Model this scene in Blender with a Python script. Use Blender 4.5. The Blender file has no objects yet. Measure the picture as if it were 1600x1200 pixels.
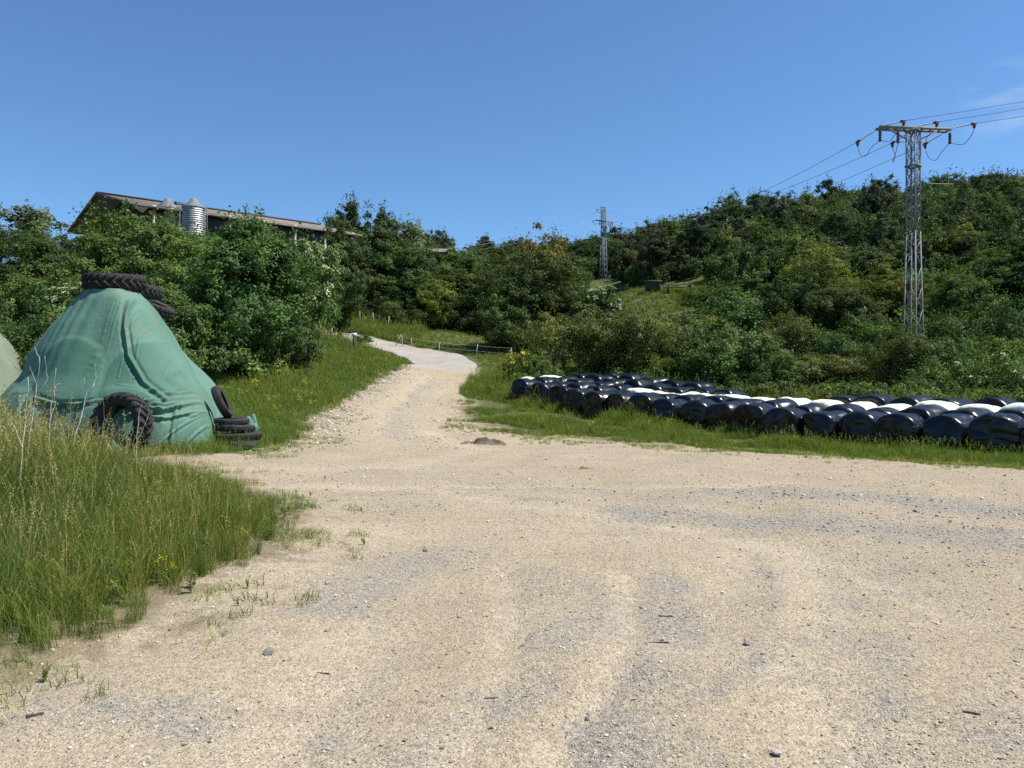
import bpy, math, random
import numpy as np
from mathutils import Vector, Matrix, Euler

S = bpy.context.scene
R = math.radians
rng = np.random.default_rng(7)
random.seed(7)

# ------------------------------------------------------------------ camera, sky, sun, exposure
CAM_Z = 1.6
FP = 1156.0                      # focal length in photo pixels (1600 wide)
cam = bpy.data.cameras.new('camera')
cam.sensor_width = 36.0
cam.lens = 36.0 * FP / 1600.0
cam.clip_start = 0.05
cam.clip_end = 3000.0
cam_o = bpy.data.objects.new('camera', cam)
S.collection.objects.link(cam_o)
cam_o.location = (0, 0, CAM_Z)
cam_o.rotation_euler = (R(90), 0, 0)
S.camera = cam_o

SUN_AZ, SUN_EL = 92.0, 60.0
W = bpy.data.worlds.new('World')
S.world = W
W.use_nodes = True
wn = W.node_tree.nodes
wl = W.node_tree.links
wn.clear()
sky = wn.new('ShaderNodeTexSky')
sky.sky_type = 'NISHITA'
sky.sun_disc = False
sky.sun_elevation = R(SUN_EL)
sky.sun_rotation = R(SUN_AZ)
sky.altitude = 500
sky.air_density = 1.0
sky.dust_density = 0.1
sky.ozone_density = 3.0
bg = wn.new('ShaderNodeBackground')
bg.inputs['Strength'].default_value = 0.108
out = wn.new('ShaderNodeOutputWorld')
# a faint wisp of cirrus, fixed in the sky
tc = wn.new('ShaderNodeTexCoord')
mp = wn.new('ShaderNodeMapping')
mp.inputs['Scale'].default_value = (3.0, 3.0, 16.0)
nz = wn.new('ShaderNodeTexNoise')
nz.inputs['Scale'].default_value = 3.0
nz.inputs['Detail'].default_value = 6.0
dst = wn.new('ShaderNodeVectorMath'); dst.operation = 'DISTANCE'
dst.inputs[1].default_value = Vector((770, FP, 438)).normalized()
mr = wn.new('ShaderNodeMapRange')
mr.inputs['From Min'].default_value = 0.05
mr.inputs['From Max'].default_value = 0.0
mr2 = wn.new('ShaderNodeMapRange')
mr2.inputs['From Min'].default_value = 0.42
mr2.inputs['From Max'].default_value = 0.75
mul = wn.new('ShaderNodeMath'); mul.operation = 'MULTIPLY'
mul2 = wn.new('ShaderNodeMath'); mul2.operation = 'MULTIPLY'; mul2.inputs[1].default_value = 0.45
mix = wn.new('ShaderNodeMixRGB')
mix.inputs['Color2'].default_value = (5.5, 6.0, 6.6, 1)
wl.new(tc.outputs['Generated'], mp.inputs['Vector'])
wl.new(mp.outputs['Vector'], nz.inputs['Vector'])
wl.new(tc.outputs['Generated'], dst.inputs[0])
wl.new(dst.outputs['Value'], mr.inputs['Value'])
wl.new(nz.outputs['Fac'], mr2.inputs['Value'])
wl.new(mr.outputs['Result'], mul.inputs[0])
wl.new(mr2.outputs['Result'], mul.inputs[1])
wl.new(mul.outputs[0], mul2.inputs[0])
wl.new(mul2.outputs[0], mix.inputs['Fac'])
clr = wn.new('ShaderNodeMixRGB'); clr.blend_type = 'MULTIPLY'; clr.inputs['Fac'].default_value = 1.0
clr.inputs['Color2'].default_value = (0.60, 0.80, 0.95, 1)      # deep clear-air blue
wl.new(sky.outputs['Color'], clr.inputs['Color1'])
wl.new(clr.outputs['Color'], mix.inputs['Color1'])
wl.new(mix.outputs['Color'], bg.inputs['Color'])
wl.new(bg.outputs['Background'], out.inputs['Surface'])

sd_ = Vector((math.sin(R(SUN_AZ)) * math.cos(R(SUN_EL)), math.cos(R(SUN_AZ)) * math.cos(R(SUN_EL)), math.sin(R(SUN_EL))))
sun = bpy.data.lights.new('sun', 'SUN')
sun.energy = 4.8
sun.angle = R(0.53)
sun.color = (1.0, 0.95, 0.87)
sun_o = bpy.data.objects.new('sun', sun)
S.collection.objects.link(sun_o)
sun_o.location = sd_ * 200
sun_o.rotation_euler = sd_.to_track_quat('Z', 'Y').to_euler()

S.view_settings.view_transform = 'Standard'
S.view_settings.look = 'None'
S.view_settings.exposure = 0.60
S.view_settings.gamma = 1.0
S.cycles.use_denoising = False       # 128 samples are clean enough and keep the grain of gravel and leaves
S.cycles.max_bounces = 8
S.cycles.diffuse_bounces = 3
S.cycles.transmission_bounces = 4
S.cycles.transparent_max_bounces = 8

# ------------------------------------------------------------------ helpers
def P(px, py, D):
    return np.array([(px - 800) * D / FP, D, CAM_Z - (py - 600) * D / FP])

def sinnoise(x, y, z=0.0, f=1.0, seed=0, n=14):
    r = np.random.default_rng(1000 + seed)
    o = 0.0
    for i in range(n):
        d = r.normal(size=3); d /= np.linalg.norm(d)
        k = f * r.uniform(0.5, 1.8) * 6.283
        o = o + np.sin(k * (d[0] * x + d[1] * y + d[2] * z) + r.uniform(0, 6.283))
    return o / math.sqrt(n * 0.5)

def mesh_np(name, V, faces, attrs=None, mats=(), smooth=False):
    """faces: list of (array (n,k), material index)"""
    me = bpy.data.meshes.new(name)
    V = np.asarray(V, dtype=np.float32)
    me.vertices.add(len(V))
    me.vertices.foreach_set('co', V.ravel())
    faces = [(np.asarray(f, dtype=np.int32), m) for f, m in faces if len(f)]
    nl = sum(f.size for f, m in faces)
    npoly = sum(len(f) for f, m in faces)
    me.loops.add(nl)
    me.polygons.add(npoly)
    me.loops.foreach_set('vertex_index', np.concatenate([f.ravel() for f, m in faces]))
    tot = np.concatenate([np.full(len(f), f.shape[1], dtype=np.int32) for f, m in faces])
    st = np.concatenate([[0], np.cumsum(tot)[:-1]]).astype(np.int32)
    me.polygons.foreach_set('loop_start', st)
    me.polygons.foreach_set('material_index', np.concatenate([np.full(len(f), m, dtype=np.int32) for f, m in faces]))
    for m in mats:
        me.materials.append(m)
    me.update(calc_edges=True)
    if smooth:
        me.polygons.foreach_set('use_smooth', np.ones(npoly, dtype=bool))
    for k, a in (attrs or {}).items():
        a = np.asarray(a)
        if a.ndim == 2:
            at = me.attributes.new(k, 'FLOAT_VECTOR', 'POINT')
            at.data.foreach_set('vector', a.astype(np.float32).ravel())
        elif a.dtype.kind == 'i':
            at = me.attributes.new(k, 'INT', 'POINT')
            at.data.foreach_set('value', a.astype(np.int32))
        else:
            at = me.attributes.new(k, 'FLOAT', 'POINT')
            at.data.foreach_set('value', a.astype(np.float32))
    return me

class MB:
    def __init__(s):
        s.V = []; s.F = []; s.A = []; s.n = 0
    def add(s, V, faces, mat=0, tint=None):
        V = np.asarray(V, float).reshape(-1, 3)
        s.V.append(V)
        for f in faces:
            f = np.asarray(f, int)
            if len(f): s.F.append((f + s.n, mat))
        s.A.append(np.full(len(V), 0.5) if tint is None else np.broadcast_to(tint, (len(V),)).astype(float))
        s.n += len(V)
        return s
    def box(s, c, size, rot=None, mat=0, taper=1.0):
        h = np.array(size) / 2
        v = np.array([[-1,-1,-1],[1,-1,-1],[1,1,-1],[-1,1,-1],[-1,-1,1],[1,-1,1],[1,1,1],[-1,1,1]], float)
        v[4:, :2] *= taper
        v = v * h
        if rot is not None: v = v @ np.array(Euler(rot).to_matrix()).T
        s.add(v + np.array(c), [[[3,2,1,0],[4,5,6,7],[0,1,5,4],[1,2,6,5],[2,3,7,6],[3,0,4,7]]], mat)
        return s
    def bar(s, a, b, w, h=None, mat=0):
        a = np.array(a, float); b = np.array(b, float)
        h = w if h is None else h
        d = b - a; L = np.linalg.norm(d); d /= L
        up = np.array([0, 0, 1.0]) if abs(d[2]) < 0.95 else np.array([1.0, 0, 0])
        x = np.cross(up, d); x /= np.linalg.norm(x); y = np.cross(d, x)
        q = [(-1,-1),(1,-1),(1,1),(-1,1)]
        v = [a + x*i*w/2 + y*j*h/2 for i, j in q] + [b + x*i*w/2 + y*j*h/2 for i, j in q]
        s.add(v, [[[3,2,1,0],[4,5,6,7],[0,1,5,4],[1,2,6,5],[2,3,7,6],[3,0,4,7]]], mat)
        return s
    def tube(s, pts, rad, n=6, mat=0, cap=True, tint=None):
        pts = np.array(pts, float); m = len(pts)
        rad = np.broadcast_to(np.array(rad, float), (m,))
        t = np.gradient(pts, axis=0); t /= np.linalg.norm(t, axis=1)[:, None] + 1e-9
        ref = np.array([0.31, 0.87, 0.12]) if abs(t[0][2]) > 0.6 else np.array([0, 0.1, 1.0])
        x = ref - t * (t @ ref)[:, None]; x /= np.linalg.norm(x, axis=1)[:, None] + 1e-9
        y = np.cross(t, x)
        a = np.arange(n) * 2 * math.pi / n
        V = pts[:, None] + rad[:, None, None] * (np.cos(a)[None, :, None] * x[:, None] + np.sin(a)[None, :, None] * y[:, None])
        i = np.arange(m - 1)[:, None]; j = np.arange(n)[None]
        q = np.stack([i*n + j, i*n + (j+1) % n, (i+1)*n + (j+1) % n, (i+1)*n + j], -1).reshape(-1, 4)
        f = [q]
        if cap:
            f.append(np.array([list(range(n))[::-1]])); f.append(np.array([[(m-1)*n + k for k in range(n)]]))
        s.add(V.reshape(-1, 3), f, mat, tint)
        return s
    def lathe(s, prof, n=32, mat=0, c=(0, 0, 0), closed=False, M=None):
        prof = np.array(prof, float); m = len(prof)
        a = np.arange(n) * 2 * math.pi / n
        V = np.stack([prof[:, None, 0] * np.cos(a), prof[:, None, 0] * np.sin(a), np.repeat(prof[:, 1:2], n, 1)], -1).reshape(-1, 3)
        i = np.arange(m if closed else m - 1)[:, None]; j = np.arange(n)[None]
        i2 = (i + 1) % m
        q = np.stack([i*n + j, i*n + (j+1) % n, i2*n + (j+1) % n, i2*n + j], -1).reshape(-1, 4)
        if M is not None: V = V @ np.array(M).T
        s.add(V + np.array(c), [q], mat)
        return s
    def mesh(s, name, mats, smooth=False):
        return mesh_np(name, np.concatenate(s.V), s.F, {'tint': np.concatenate(s.A)}, mats, smooth)

def link(name, me, parent=None, loc=None):
    o = bpy.data.objects.new(name, me)
    S.collection.objects.link(o)
    if parent is not None: o.parent = parent
    if loc is not None: o.location = loc
    return o

def tag(o, label=None, cat=None, group=None, kind=None):
    if label: o['label'] = label
    if cat: o['category'] = cat
    if group: o['group'] = group
    if kind: o['kind'] = kind
    return o

def empty(name, loc=(0, 0, 0), rz=0.0):
    o = bpy.data.objects.new(name, None)
    o.empty_display_size = 0.3
    S.collection.objects.link(o)
    o.location = loc; o.rotation_euler = (0, 0, rz)
    return o

def copy_tree(o, parent=None):
    c = o.copy()
    S.collection.objects.link(c)
    if parent is not None: c.parent = parent
    for ch in list(o.children):
        copy_tree(ch, c)
    return c

# ------------------------------------------------------------------ materials
def newmat(name):
    m = bpy.data.materials.new(name)
    m.use_nodes = True
    nt = m.node_tree
    nt.nodes.clear()
    return m, nt, nt.nodes, nt.links

class N:
    def __init__(s, name):
        s.m, s.nt, s.n, s.l = newmat(name)
        s.out = s.n.new('ShaderNodeOutputMaterial')
    def node(s, t, **kw):
        n = s.n.new(t)
        for k, v in kw.items():
            setattr(n, k, v)
        return n
    def set(s, n, inp, v):
        if hasattr(v, 'is_output') or isinstance(v, bpy.types.NodeSocket):
            s.l.new(v, n.inputs[inp])
        else:
            n.inputs[inp].default_value = v
    def pos(s):
        return s.node('ShaderNodeNewGeometry').outputs['Position']
    def objc(s):
        return s.node('ShaderNodeTexCoord').outputs['Object']
    def attr(s, name):
        return s.node('ShaderNodeAttribute', attribute_name=name).outputs['Fac']
    def rand(s):
        return s.node('ShaderNodeObjectInfo').outputs['Random']
    def noise(s, vec, scale, detail=4, rough=0.55):
        n = s.node('ShaderNodeTexNoise')
        if vec is not None: s.l.new(vec, n.inputs['Vector'])
        n.inputs['Scale'].default_value = scale; n.inputs['Detail'].default_value = detail; n.inputs['Roughness'].default_value = rough
        return n.outputs['Fac']
    def voro(s, vec, scale, feature='F1', rnd=1.0):
        n = s.node('ShaderNodeTexVoronoi', feature=feature)
        s.l.new(vec, n.inputs['Vector']); n.inputs['Scale'].default_value = scale; n.inputs['Randomness'].default_value = rnd
        return n
    def mapv(s, vec, scale=(1, 1, 1), rot=(0, 0, 0)):
        n = s.node('ShaderNodeMapping'); s.l.new(vec, n.inputs['Vector'])
        n.inputs['Scale'].default_value = scale; n.inputs['Rotation'].default_value = rot
        return n.outputs['Vector']
    def rng(s, v, a, b, c=0.0, d=1.0):
        n = s.node('ShaderNodeMapRange'); s.set(n, 'Value', v)
        n.inputs['From Min'].default_value = a; n.inputs['From Max'].default_value = b
        n.inputs['To Min'].default_value = c; n.inputs['To Max'].default_value = d
        return n.outputs['Result']
    def math(s, op, a, b=0.0):
        n = s.node('ShaderNodeMath', operation=op); s.set(n, 0, a); s.set(n, 1, b)
        return n.outputs[0]
    def mix(s, f, a, b, mode='MIX'):
        n = s.node('ShaderNodeMixRGB', blend_type=mode); s.set(n, 'Fac', f)
        s.set(n, 'Color1', a if not isinstance(a, tuple) else (*a[:3], 1)); s.set(n, 'Color2', b if not isinstance(b, tuple) else (*b[:3], 1))
        return n.outputs['Color']
    def ramp(s, f, stops):
        n = s.node('ShaderNodeValToRGB'); s.set(n, 'Fac', f)
        e = n.color_ramp.elements
        e[0].position, e[0].color = stops[0][0], (*stops[0][1], 1)
        e[1].position, e[1].color = stops[-1][0], (*stops[-1][1], 1)
        for p, c in stops[1:-1]:
            x = e.new(p); x.color = (*c, 1)
        return n.outputs['Color']
    def hsv(s, col, h=0.5, sat=1.0, v=1.0):
        n = s.node('ShaderNodeHueSaturation'); s.set(n, 'Color', col); s.set(n, 'Hue', h); s.set(n, 'Saturation', sat); s.set(n, 'Value', v)
        return n.outputs['Color']
    def bump(s, h, strength=0.5, dist=0.02, normal=None):
        n = s.node('ShaderNodeBump'); s.l.new(h, n.inputs['Height'])
        n.inputs['Strength'].default_value = strength; n.inputs['Distance'].default_value = dist
        if normal is not None: s.l.new(normal, n.inputs['Normal'])
        return n.outputs['Normal']
    def pbr(s, col, rough=0.8, normal=None, metal=0.0, spec=0.5, **kw):
        n = s.node('ShaderNodeBsdfPrincipled')
        s.set(n, 'Base Color', col if not isinstance(col, tuple) else (*col[:3], 1)); s.set(n, 'Roughness', rough); s.set(n, 'Metallic', metal)
        s.set(n, 'Specular IOR Level', spec)
        if normal is not None: s.l.new(normal, n.inputs['Normal'])
        s.l.new(n.outputs[0], s.out.inputs['Surface'])
        return s.m
    def leafy(s, col, trans=0.3, gloss=0.012, rough=0.6):
        d = s.node('ShaderNodeBsdfDiffuse'); s.set(d, 'Color', col)
        t = s.node('ShaderNodeBsdfTranslucent')
        c2 = s.mix(1.0, col, (1.35, 1.3, 0.55), 'MULTIPLY'); s.set(t, 'Color', c2)
        m1 = s.node('ShaderNodeMixShader'); m1.inputs[0].default_value = trans
        s.l.new(d.outputs[0], m1.inputs[1]); s.l.new(t.outputs[0], m1.inputs[2])
        g = s.node('ShaderNodeBsdfGlossy'); g.inputs['Roughness'].default_value = rough; g.inputs['Color'].default_value = (1, 1, 1, 1)
        m2 = s.node('ShaderNodeMixShader'); m2.inputs[0].default_value = gloss
        s.l.new(m1.outputs[0], m2.inputs[1]); s.l.new(g.outputs[0], m2.inputs[2])
        s.l.new(m2.outputs[0], s.out.inputs['Surface'])
        return s.m

def leaf_mat(name, stops, trans=0.25, gloss=0.012, hue=0.02, val=0.25):
    n = N(name)
    c = n.ramp(n.attr('tint'), [(p_, (1.68 * c_[0], 1.64 * c_[1], 1.62 * c_[2])) for p_, c_ in stops])
    r = n.rand()
    c = n.hsv(c, n.rng(r, 0, 1, 0.5 - hue, 0.5 + hue), 1.0, n.rng(n.math('FRACT', n.math('MULTIPLY', r, 7.31)), 0, 1, 1 - val, 1 + val))
    return n.leafy(c, trans, gloss)

LM = {}
LM['oak'] = leaf_mat('oak_leaves', [(0, (0.020, 0.036, 0.010)), (0.55, (0.042, 0.070, 0.018)), (1, (0.085, 0.115, 0.03))])
LM['bright'] = leaf_mat('bright_leaves', [(0, (0.030, 0.052, 0.013)), (0.6, (0.065, 0.105, 0.024)), (1, (0.13, 0.165, 0.04))])
LM['ash'] = leaf_mat('ash_leaves', [(0, (0.026, 0.050, 0.014)), (0.6, (0.055, 0.098, 0.026)), (1, (0.10, 0.15, 0.04))])
LM['yellow'] = leaf_mat('yellow_green_leaves', [(0, (0.045, 0.065, 0.012)), (0.6, (0.09, 0.115, 0.018)), (1, (0.16, 0.17, 0.03))])
LM['grey'] = leaf_mat('grey_green_leaves', [(0, (0.040, 0.060, 0.028)), (0.6, (0.075, 0.105, 0.05)), (1, (0.13, 0.16, 0.09))])
LM['rust'] = leaf_mat('rusty_hedge_leaves', [(0, (0.032, 0.048, 0.014)), (0.6, (0.075, 0.095, 0.024)), (0.86, (0.10, 0.115, 0.03)), (0.93, (0.15, 0.08, 0.025)), (1, (0.21, 0.09, 0.03))])
LM['hill'] = leaf_mat('hill_oak_leaves', [(0, (0.022, 0.038, 0.014)), (0.6, (0.046, 0.072, 0.024)), (1, (0.088, 0.115, 0.036))], hue=0.025, val=0.3)
LM['pine'] = leaf_mat('pine_needles', [(0, (0.020, 0.032, 0.016)), (0.6, (0.036, 0.052, 0.025)), (1, (0.065, 0.075, 0.04))])
LM['greypine'] = leaf_mat('dry_pine_needles', [(0, (0.05, 0.045, 0.035)), (0.6, (0.085, 0.075, 0.055)), (1, (0.11, 0.11, 0.07))])
LM['redleaf'] = leaf_mat('bronze_leaves', [(0, (0.05, 0.05, 0.018)), (0.6, (0.10, 0.09, 0.03)), (1, (0.16, 0.12, 0.045))])

def blossom_mat(name, c0, c1):
    n = N(name)
    c = n.ramp(n.attr('tint'), [(0, c0), (1, c1)])
    return n.leafy(c, 0.25, 0.02)
M_CREAM = blossom_mat('cream_blossom', (0.48, 0.46, 0.26), (0.74, 0.72, 0.50))
M_WHITEB = blossom_mat('white_blossom', (0.62, 0.60, 0.50), (0.8, 0.78, 0.68))
M_YELB = blossom_mat('yellow_blossom', (0.55, 0.42, 0.03), (0.8, 0.66, 0.06))

def bark_mat(name, a, b):
    n = N(name)
    o = n.objc()
    v = n.noise(n.mapv(o, (8, 8, 1.5)), 3, 5)
    return n.pbr(n.mix(n.rng(v, 0.3, 0.7), a, b), 0.9, n.bump(v, 0.6, 0.02), spec=0.2)
M_BARK = bark_mat('bark', (0.05, 0.04, 0.03), (0.14, 0.115, 0.09))
M_STEM = bark_mat('pale_stems', (0.12, 0.09, 0.06), (0.27, 0.22, 0.16))
M_DRY = bark_mat('bleached_stalk', (0.36, 0.31, 0.25), (0.62, 0.57, 0.49))

def grass_mat(name, stops, trans=0.35, hue=0.015, val=0.22):
    n = N(name)
    c = n.ramp(n.attr('tint'), [(p_, (1.40 * c_[0], 1.40 * c_[1], 1.22 * c_[2])) for p_, c_ in stops])
    r = n.rand()
    # broad patches of drier and greener growth
    pn = n.noise(n.pos(), 0.45, 3)
    c = n.mix(n.rng(pn, 0.45, 0.75, 0, 0.45), c, n.mix(1.0, c, (1.55, 1.12, 0.75), 'MULTIPLY'))
    c = n.hsv(c, n.rng(r, 0, 1, 0.5 - hue, 0.5 + hue), 1.0, n.rng(n.math('FRACT', n.math('MULTIPLY', r, 5.77)), 0, 1, 1 - val, 1 + val))
    return n.leafy(c, trans, 0.015)
G_TALL = grass_mat('tall_grass_blades', [(0, (0.035, 0.062, 0.014)), (0.4, (0.085, 0.135, 0.026)), (0.72, (0.15, 0.19, 0.045)), (0.86, (0.28, 0.25, 0.11)), (1, (0.42, 0.36, 0.22))])
G_MEAD = grass_mat('meadow_grass_blades', [(0, (0.05, 0.085, 0.018)), (0.45, (0.10, 0.155, 0.03)), (0.82, (0.165, 0.205, 0.05)), (0.93, (0.26, 0.235, 0.11)), (1, (0.36, 0.31, 0.18))])
G_WEED = grass_mat('weed_leaves', [(0, (0.04, 0.075, 0.018)), (0.5, (0.08, 0.13, 0.03)), (1, (0.14, 0.18, 0.05))])

def build_ground_mat():
    n = N('gravel_and_soil')
    p = n.pos()
    sd = n.attr('sd')
    grey = n.attr('grey')
    pale = n.attr('pale')
    big = n.noise(p, 1.1, 5)
    fine = n.noise(p, 5.5, 6, 0.65)
    edge = n.math('ADD', n.math('ADD', sd, n.rng(big, 0.25, 0.75, -0.75, 0.75)), n.rng(fine, 0.25, 0.75, -0.35, 0.35))
    G = n.rng(edge, -0.10, 0.22)
    # gravel
    patch = n.noise(n.mapv(p, (1.0, 0.75, 1.0), (0, 0, 0.5)), 0.55, 5, 0.6)
    sand = n.mix(n.rng(patch, 0.35, 0.65), (0.415, 0.335, 0.220), (0.500, 0.412, 0.280))
    sand = n.mix(n.math('MULTIPLY', pale, 0.95), sand, (0.60, 0.505, 0.36))
    trk = n.noise(n.mapv(p, (0.22, 1.5, 1), (0, 0, -0.25)), 1.6, 4, 0.6)
    sand = n.mix(n.rng(trk, 0.50, 0.66, 0, 0.45), sand, (0.33, 0.27, 0.19))
    warm = n.noise(p, 0.21, 3)
    sand = n.mix(n.rng(warm, 0.45, 0.7, 0, 0.5), sand, (0.44, 0.345, 0.20))
    mott = n.noise(p, 14.0, 5, 0.7)
    sand = n.mix(n.rng(mott, 0.45, 0.64, 0.0, 0.55), sand, (0.27, 0.215, 0.145))
    g2 = n.noise(p, 1.7, 6, 0.7)
    gm = n.math('ADD', n.math('MULTIPLY', n.math('MULTIPLY', grey, n.rng(g2, 0.34, 0.58, 0.35, 1.3)), 1.15), n.rng(g2, 0.48, 0.74, -0.22, 0.36))
    # pebbles in three sizes, each cell its own stone colour
    def stones(scale, thr, amt):
        v = n.voro(p, scale)
        rndc = n.node('ShaderNodeSeparateColor'); n.l.new(v.outputs['Color'], rndc.inputs[0])
        r1, r2 = rndc.outputs[0], rndc.outputs[1]
        inside = n.rng(n.math('SUBTRACT', n.math('MULTIPLY', r2, thr), v.outputs['Distance']), 0.0, 0.10)
        col = n.ramp(r1, [(0, (0.14, 0.125, 0.105)), (0.35, (0.27, 0.24, 0.195)), (0.62, (0.40, 0.345, 0.265)), (0.85, (0.48, 0.43, 0.33)), (1, (0.68, 0.62, 0.50))])
        return inside, col, r1
    i1, c1, _ = stones(62, 0.44, 1)
    i2, c2, _ = stones(27, 0.33, 1)
    i3, c3, _ = stones(130, 0.60, 1)
    gmc = n.rng(gm, 0.08, 0.85, 0.0, 1.0)
    grain = n.noise(p, 70.0, 3, 0.6)
    speck = n.noise(p, 30.0, 3, 0.7)
    sand = n.mix(n.rng(speck, 0.52, 0.66, 0.0, 0.5), sand, (0.17, 0.14, 0.105))
    sand = n.mix(n.rng(speck, 0.44, 0.32, 0.0, 0.45), sand, (0.62, 0.55, 0.43))
    sand = n.mix(n.rng(grain, 0.45, 0.70, 0.0, 0.55), sand, (0.20, 0.16, 0.11))
    sand = n.mix(n.rng(grain, 0.46, 0.30, 0.0, 0.5), sand, (0.58, 0.50, 0.38))
    base = n.mix(gmc, sand, n.ramp(speck, [(0.30, (0.47, 0.415, 0.33)), (0.45, (0.34, 0.30, 0.24)), (0.56, (0.25, 0.225, 0.185)), (0.68, (0.12, 0.11, 0.09))]))
    dens1 = n.rng(gm, -0.1, 0.6, 0.55, 1.0)
    col = n.mix(n.math('MULTIPLY', i3, dens1), base, c3)
    col = n.mix(n.math('MULTIPLY', i1, dens1), col, c1)
    col = n.mix(n.math('MULTIPLY', i2, n.rng(gm, 0.0, 0.7, 0.25, 1.0)), col, c2)
    # soil under the grass
    sn = n.noise(p, 2.2, 6, 0.65)
    soil = n.ramp(sn, [(0.3, (0.045, 0.060, 0.016)), (0.5, (0.085, 0.105, 0.028)), (0.7, (0.15, 0.125, 0.055))])
    brown = n.attr('brown')
    soil = n.mix(n.math('MULTIPLY', brown, n.rng(sn, 0.3, 0.6, 0.5, 1.0)), soil, n.mix(n.rng(fine, 0.4, 0.6), (0.11, 0.065, 0.04), (0.20, 0.13, 0.08)))
    rim = n.rng(edge, -1.1, -0.15)
    soil = n.mix(n.math('MULTIPLY', rim, 0.85), soil, (0.27, 0.215, 0.14))
    c = n.mix(G, soil, col)
    hgt = n.math('ADD', n.math('MULTIPLY', n.math('ADD', n.math('MULTIPLY', i1, 0.5), n.math('ADD', n.math('MULTIPLY', i2, 1.0), n.math('MULTIPLY', i3, 0.22))), 0.8), n.math('ADD', n.math('MULTIPLY', fine, 1.6), n.math('ADD', n.math('MULTIPLY', mott, 1.3), n.math('MULTIPLY', grain, 0.9))))
    return n.pbr(c, 0.92, n.bump(n.math('ADD', hgt, n.math('MULTIPLY', speck, 1.2)), 0.9, 0.016), spec=0.25)
M_GROUND = build_ground_mat()

def build_asphalt():
    n = N('worn_asphalt')
    p = n.pos()
    a = n.noise(p, 0.9, 5); b = n.noise(p, 22, 4, 0.7)
    c = n.mix(n.rng(a, 0.35, 0.7), (0.31, 0.285, 0.245), (0.39, 0.36, 0.31))
    c = n.mix(n.rng(b, 0.4, 0.62, 0, 0.35), c, (0.22, 0.20, 0.175))
    return n.pbr(c, 0.9, n.bump(b, 0.4, 0.006), spec=0.25)
M_ASPHALT = build_asphalt()

def simple(name, a, b, scale=6, rough=0.7, metal=0.0, bump=0.2, dist=0.01, spec=0.4, stretch=(1, 1, 1), obj=True):
    n = N(name)
    v = n.noise(n.mapv(n.objc() if obj else n.pos(), stretch), scale, 5, 0.6)
    return n.pbr(n.mix(n.rng(v, 0.3, 0.7), a, b), rough, n.bump(v, bump, dist), metal, spec)
M_RUBBER = simple('weathered_rubber', (0.012, 0.012, 0.012), (0.046, 0.043, 0.040), 6, 0.85, spec=0.35)
M_GALV = simple('galvanised_steel', (0.15, 0.16, 0.165), (0.235, 0.245, 0.25), 4, 0.75, 0.0, 0.1)
M_GALVD = simple('dull_steel', (0.10, 0.12, 0.13), (0.18, 0.2, 0.21), 4, 0.6, 0.2, 0.1)
M_INSUL = simple('insulator_polymer', (0.42, 0.43, 0.43), (0.55, 0.55, 0.54), 9, 0.4)
M_RED = simple('red_brown_cover', (0.13, 0.030, 0.020), (0.20, 0.05, 0.034), 9, 0.6)
M_DARKPORC = simple('dark_insulator', (0.03, 0.032, 0.035), (0.06, 0.06, 0.06), 9, 0.35)
M_WIRE = simple('conductor_wire', (0.16, 0.17, 0.19), (0.2, 0.21, 0.22), 3, 0.6)
M_WIREP = simple('bare_wire_lit', (0.42, 0.42, 0.40), (0.5, 0.5, 0.48), 3, 0.5, 0.2)
M_WOOD = simple('grey_weathered_wood', (0.22, 0.185, 0.14), (0.38, 0.33, 0.265), 3, 0.9, stretch=(6, 6, 0.8), bump=0.5)
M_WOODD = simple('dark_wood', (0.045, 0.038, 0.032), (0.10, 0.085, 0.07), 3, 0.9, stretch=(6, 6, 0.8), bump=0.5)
M_STONE = simple('pale_stone', (0.30, 0.275, 0.24), (0.50, 0.46, 0.40), 14, 0.9, bump=0.5)
M_STONED = simple('grey_stone', (0.15, 0.14, 0.125), (0.29, 0.27, 0.24), 14, 0.9, bump=0.5)
M_WHITEP = simple('white_paint', (0.66, 0.66, 0.64), (0.78, 0.78, 0.76), 5, 0.6, bump=0.05)
M_TAPE = simple('white_tape', (0.68, 0.68, 0.62), (0.8, 0.8, 0.76), 5, 0.7, bump=0.05)
M_FIBRO = simple('fibre_cement_roof', (0.125, 0.108, 0.095), (0.205, 0.18, 0.155), 1.2, 0.9, bump=0.3)
M_RENDER = simple('pale_render', (0.40, 0.36, 0.31), (0.52, 0.48, 0.42), 2, 0.9)
M_DIRT = simple('dark_soil', (0.085, 0.062, 0.04), (0.19, 0.145, 0.10), 9, 0.95, bump=0.8, dist=0.03)

def corrugated(name, a, b, n_w=40):
    n = N(name)
    o = n.objc()
    sp = n.node('ShaderNodeSeparateXYZ'); n.l.new(o, sp.inputs[0])
    w = n.math('SINE', n.math('MULTIPLY', sp.outputs[2], n_w))
    v = n.noise(o, 2.5, 4)
    return n.pbr(n.mix(n.rng(v, 0.3, 0.7), a, b), 0.55, n.bump(w, 0.8, 0.03), 0.55)
M_SILO = corrugated('corrugated_galvanised', (0.27, 0.285, 0.29), (0.40, 0.405, 0.40))

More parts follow.
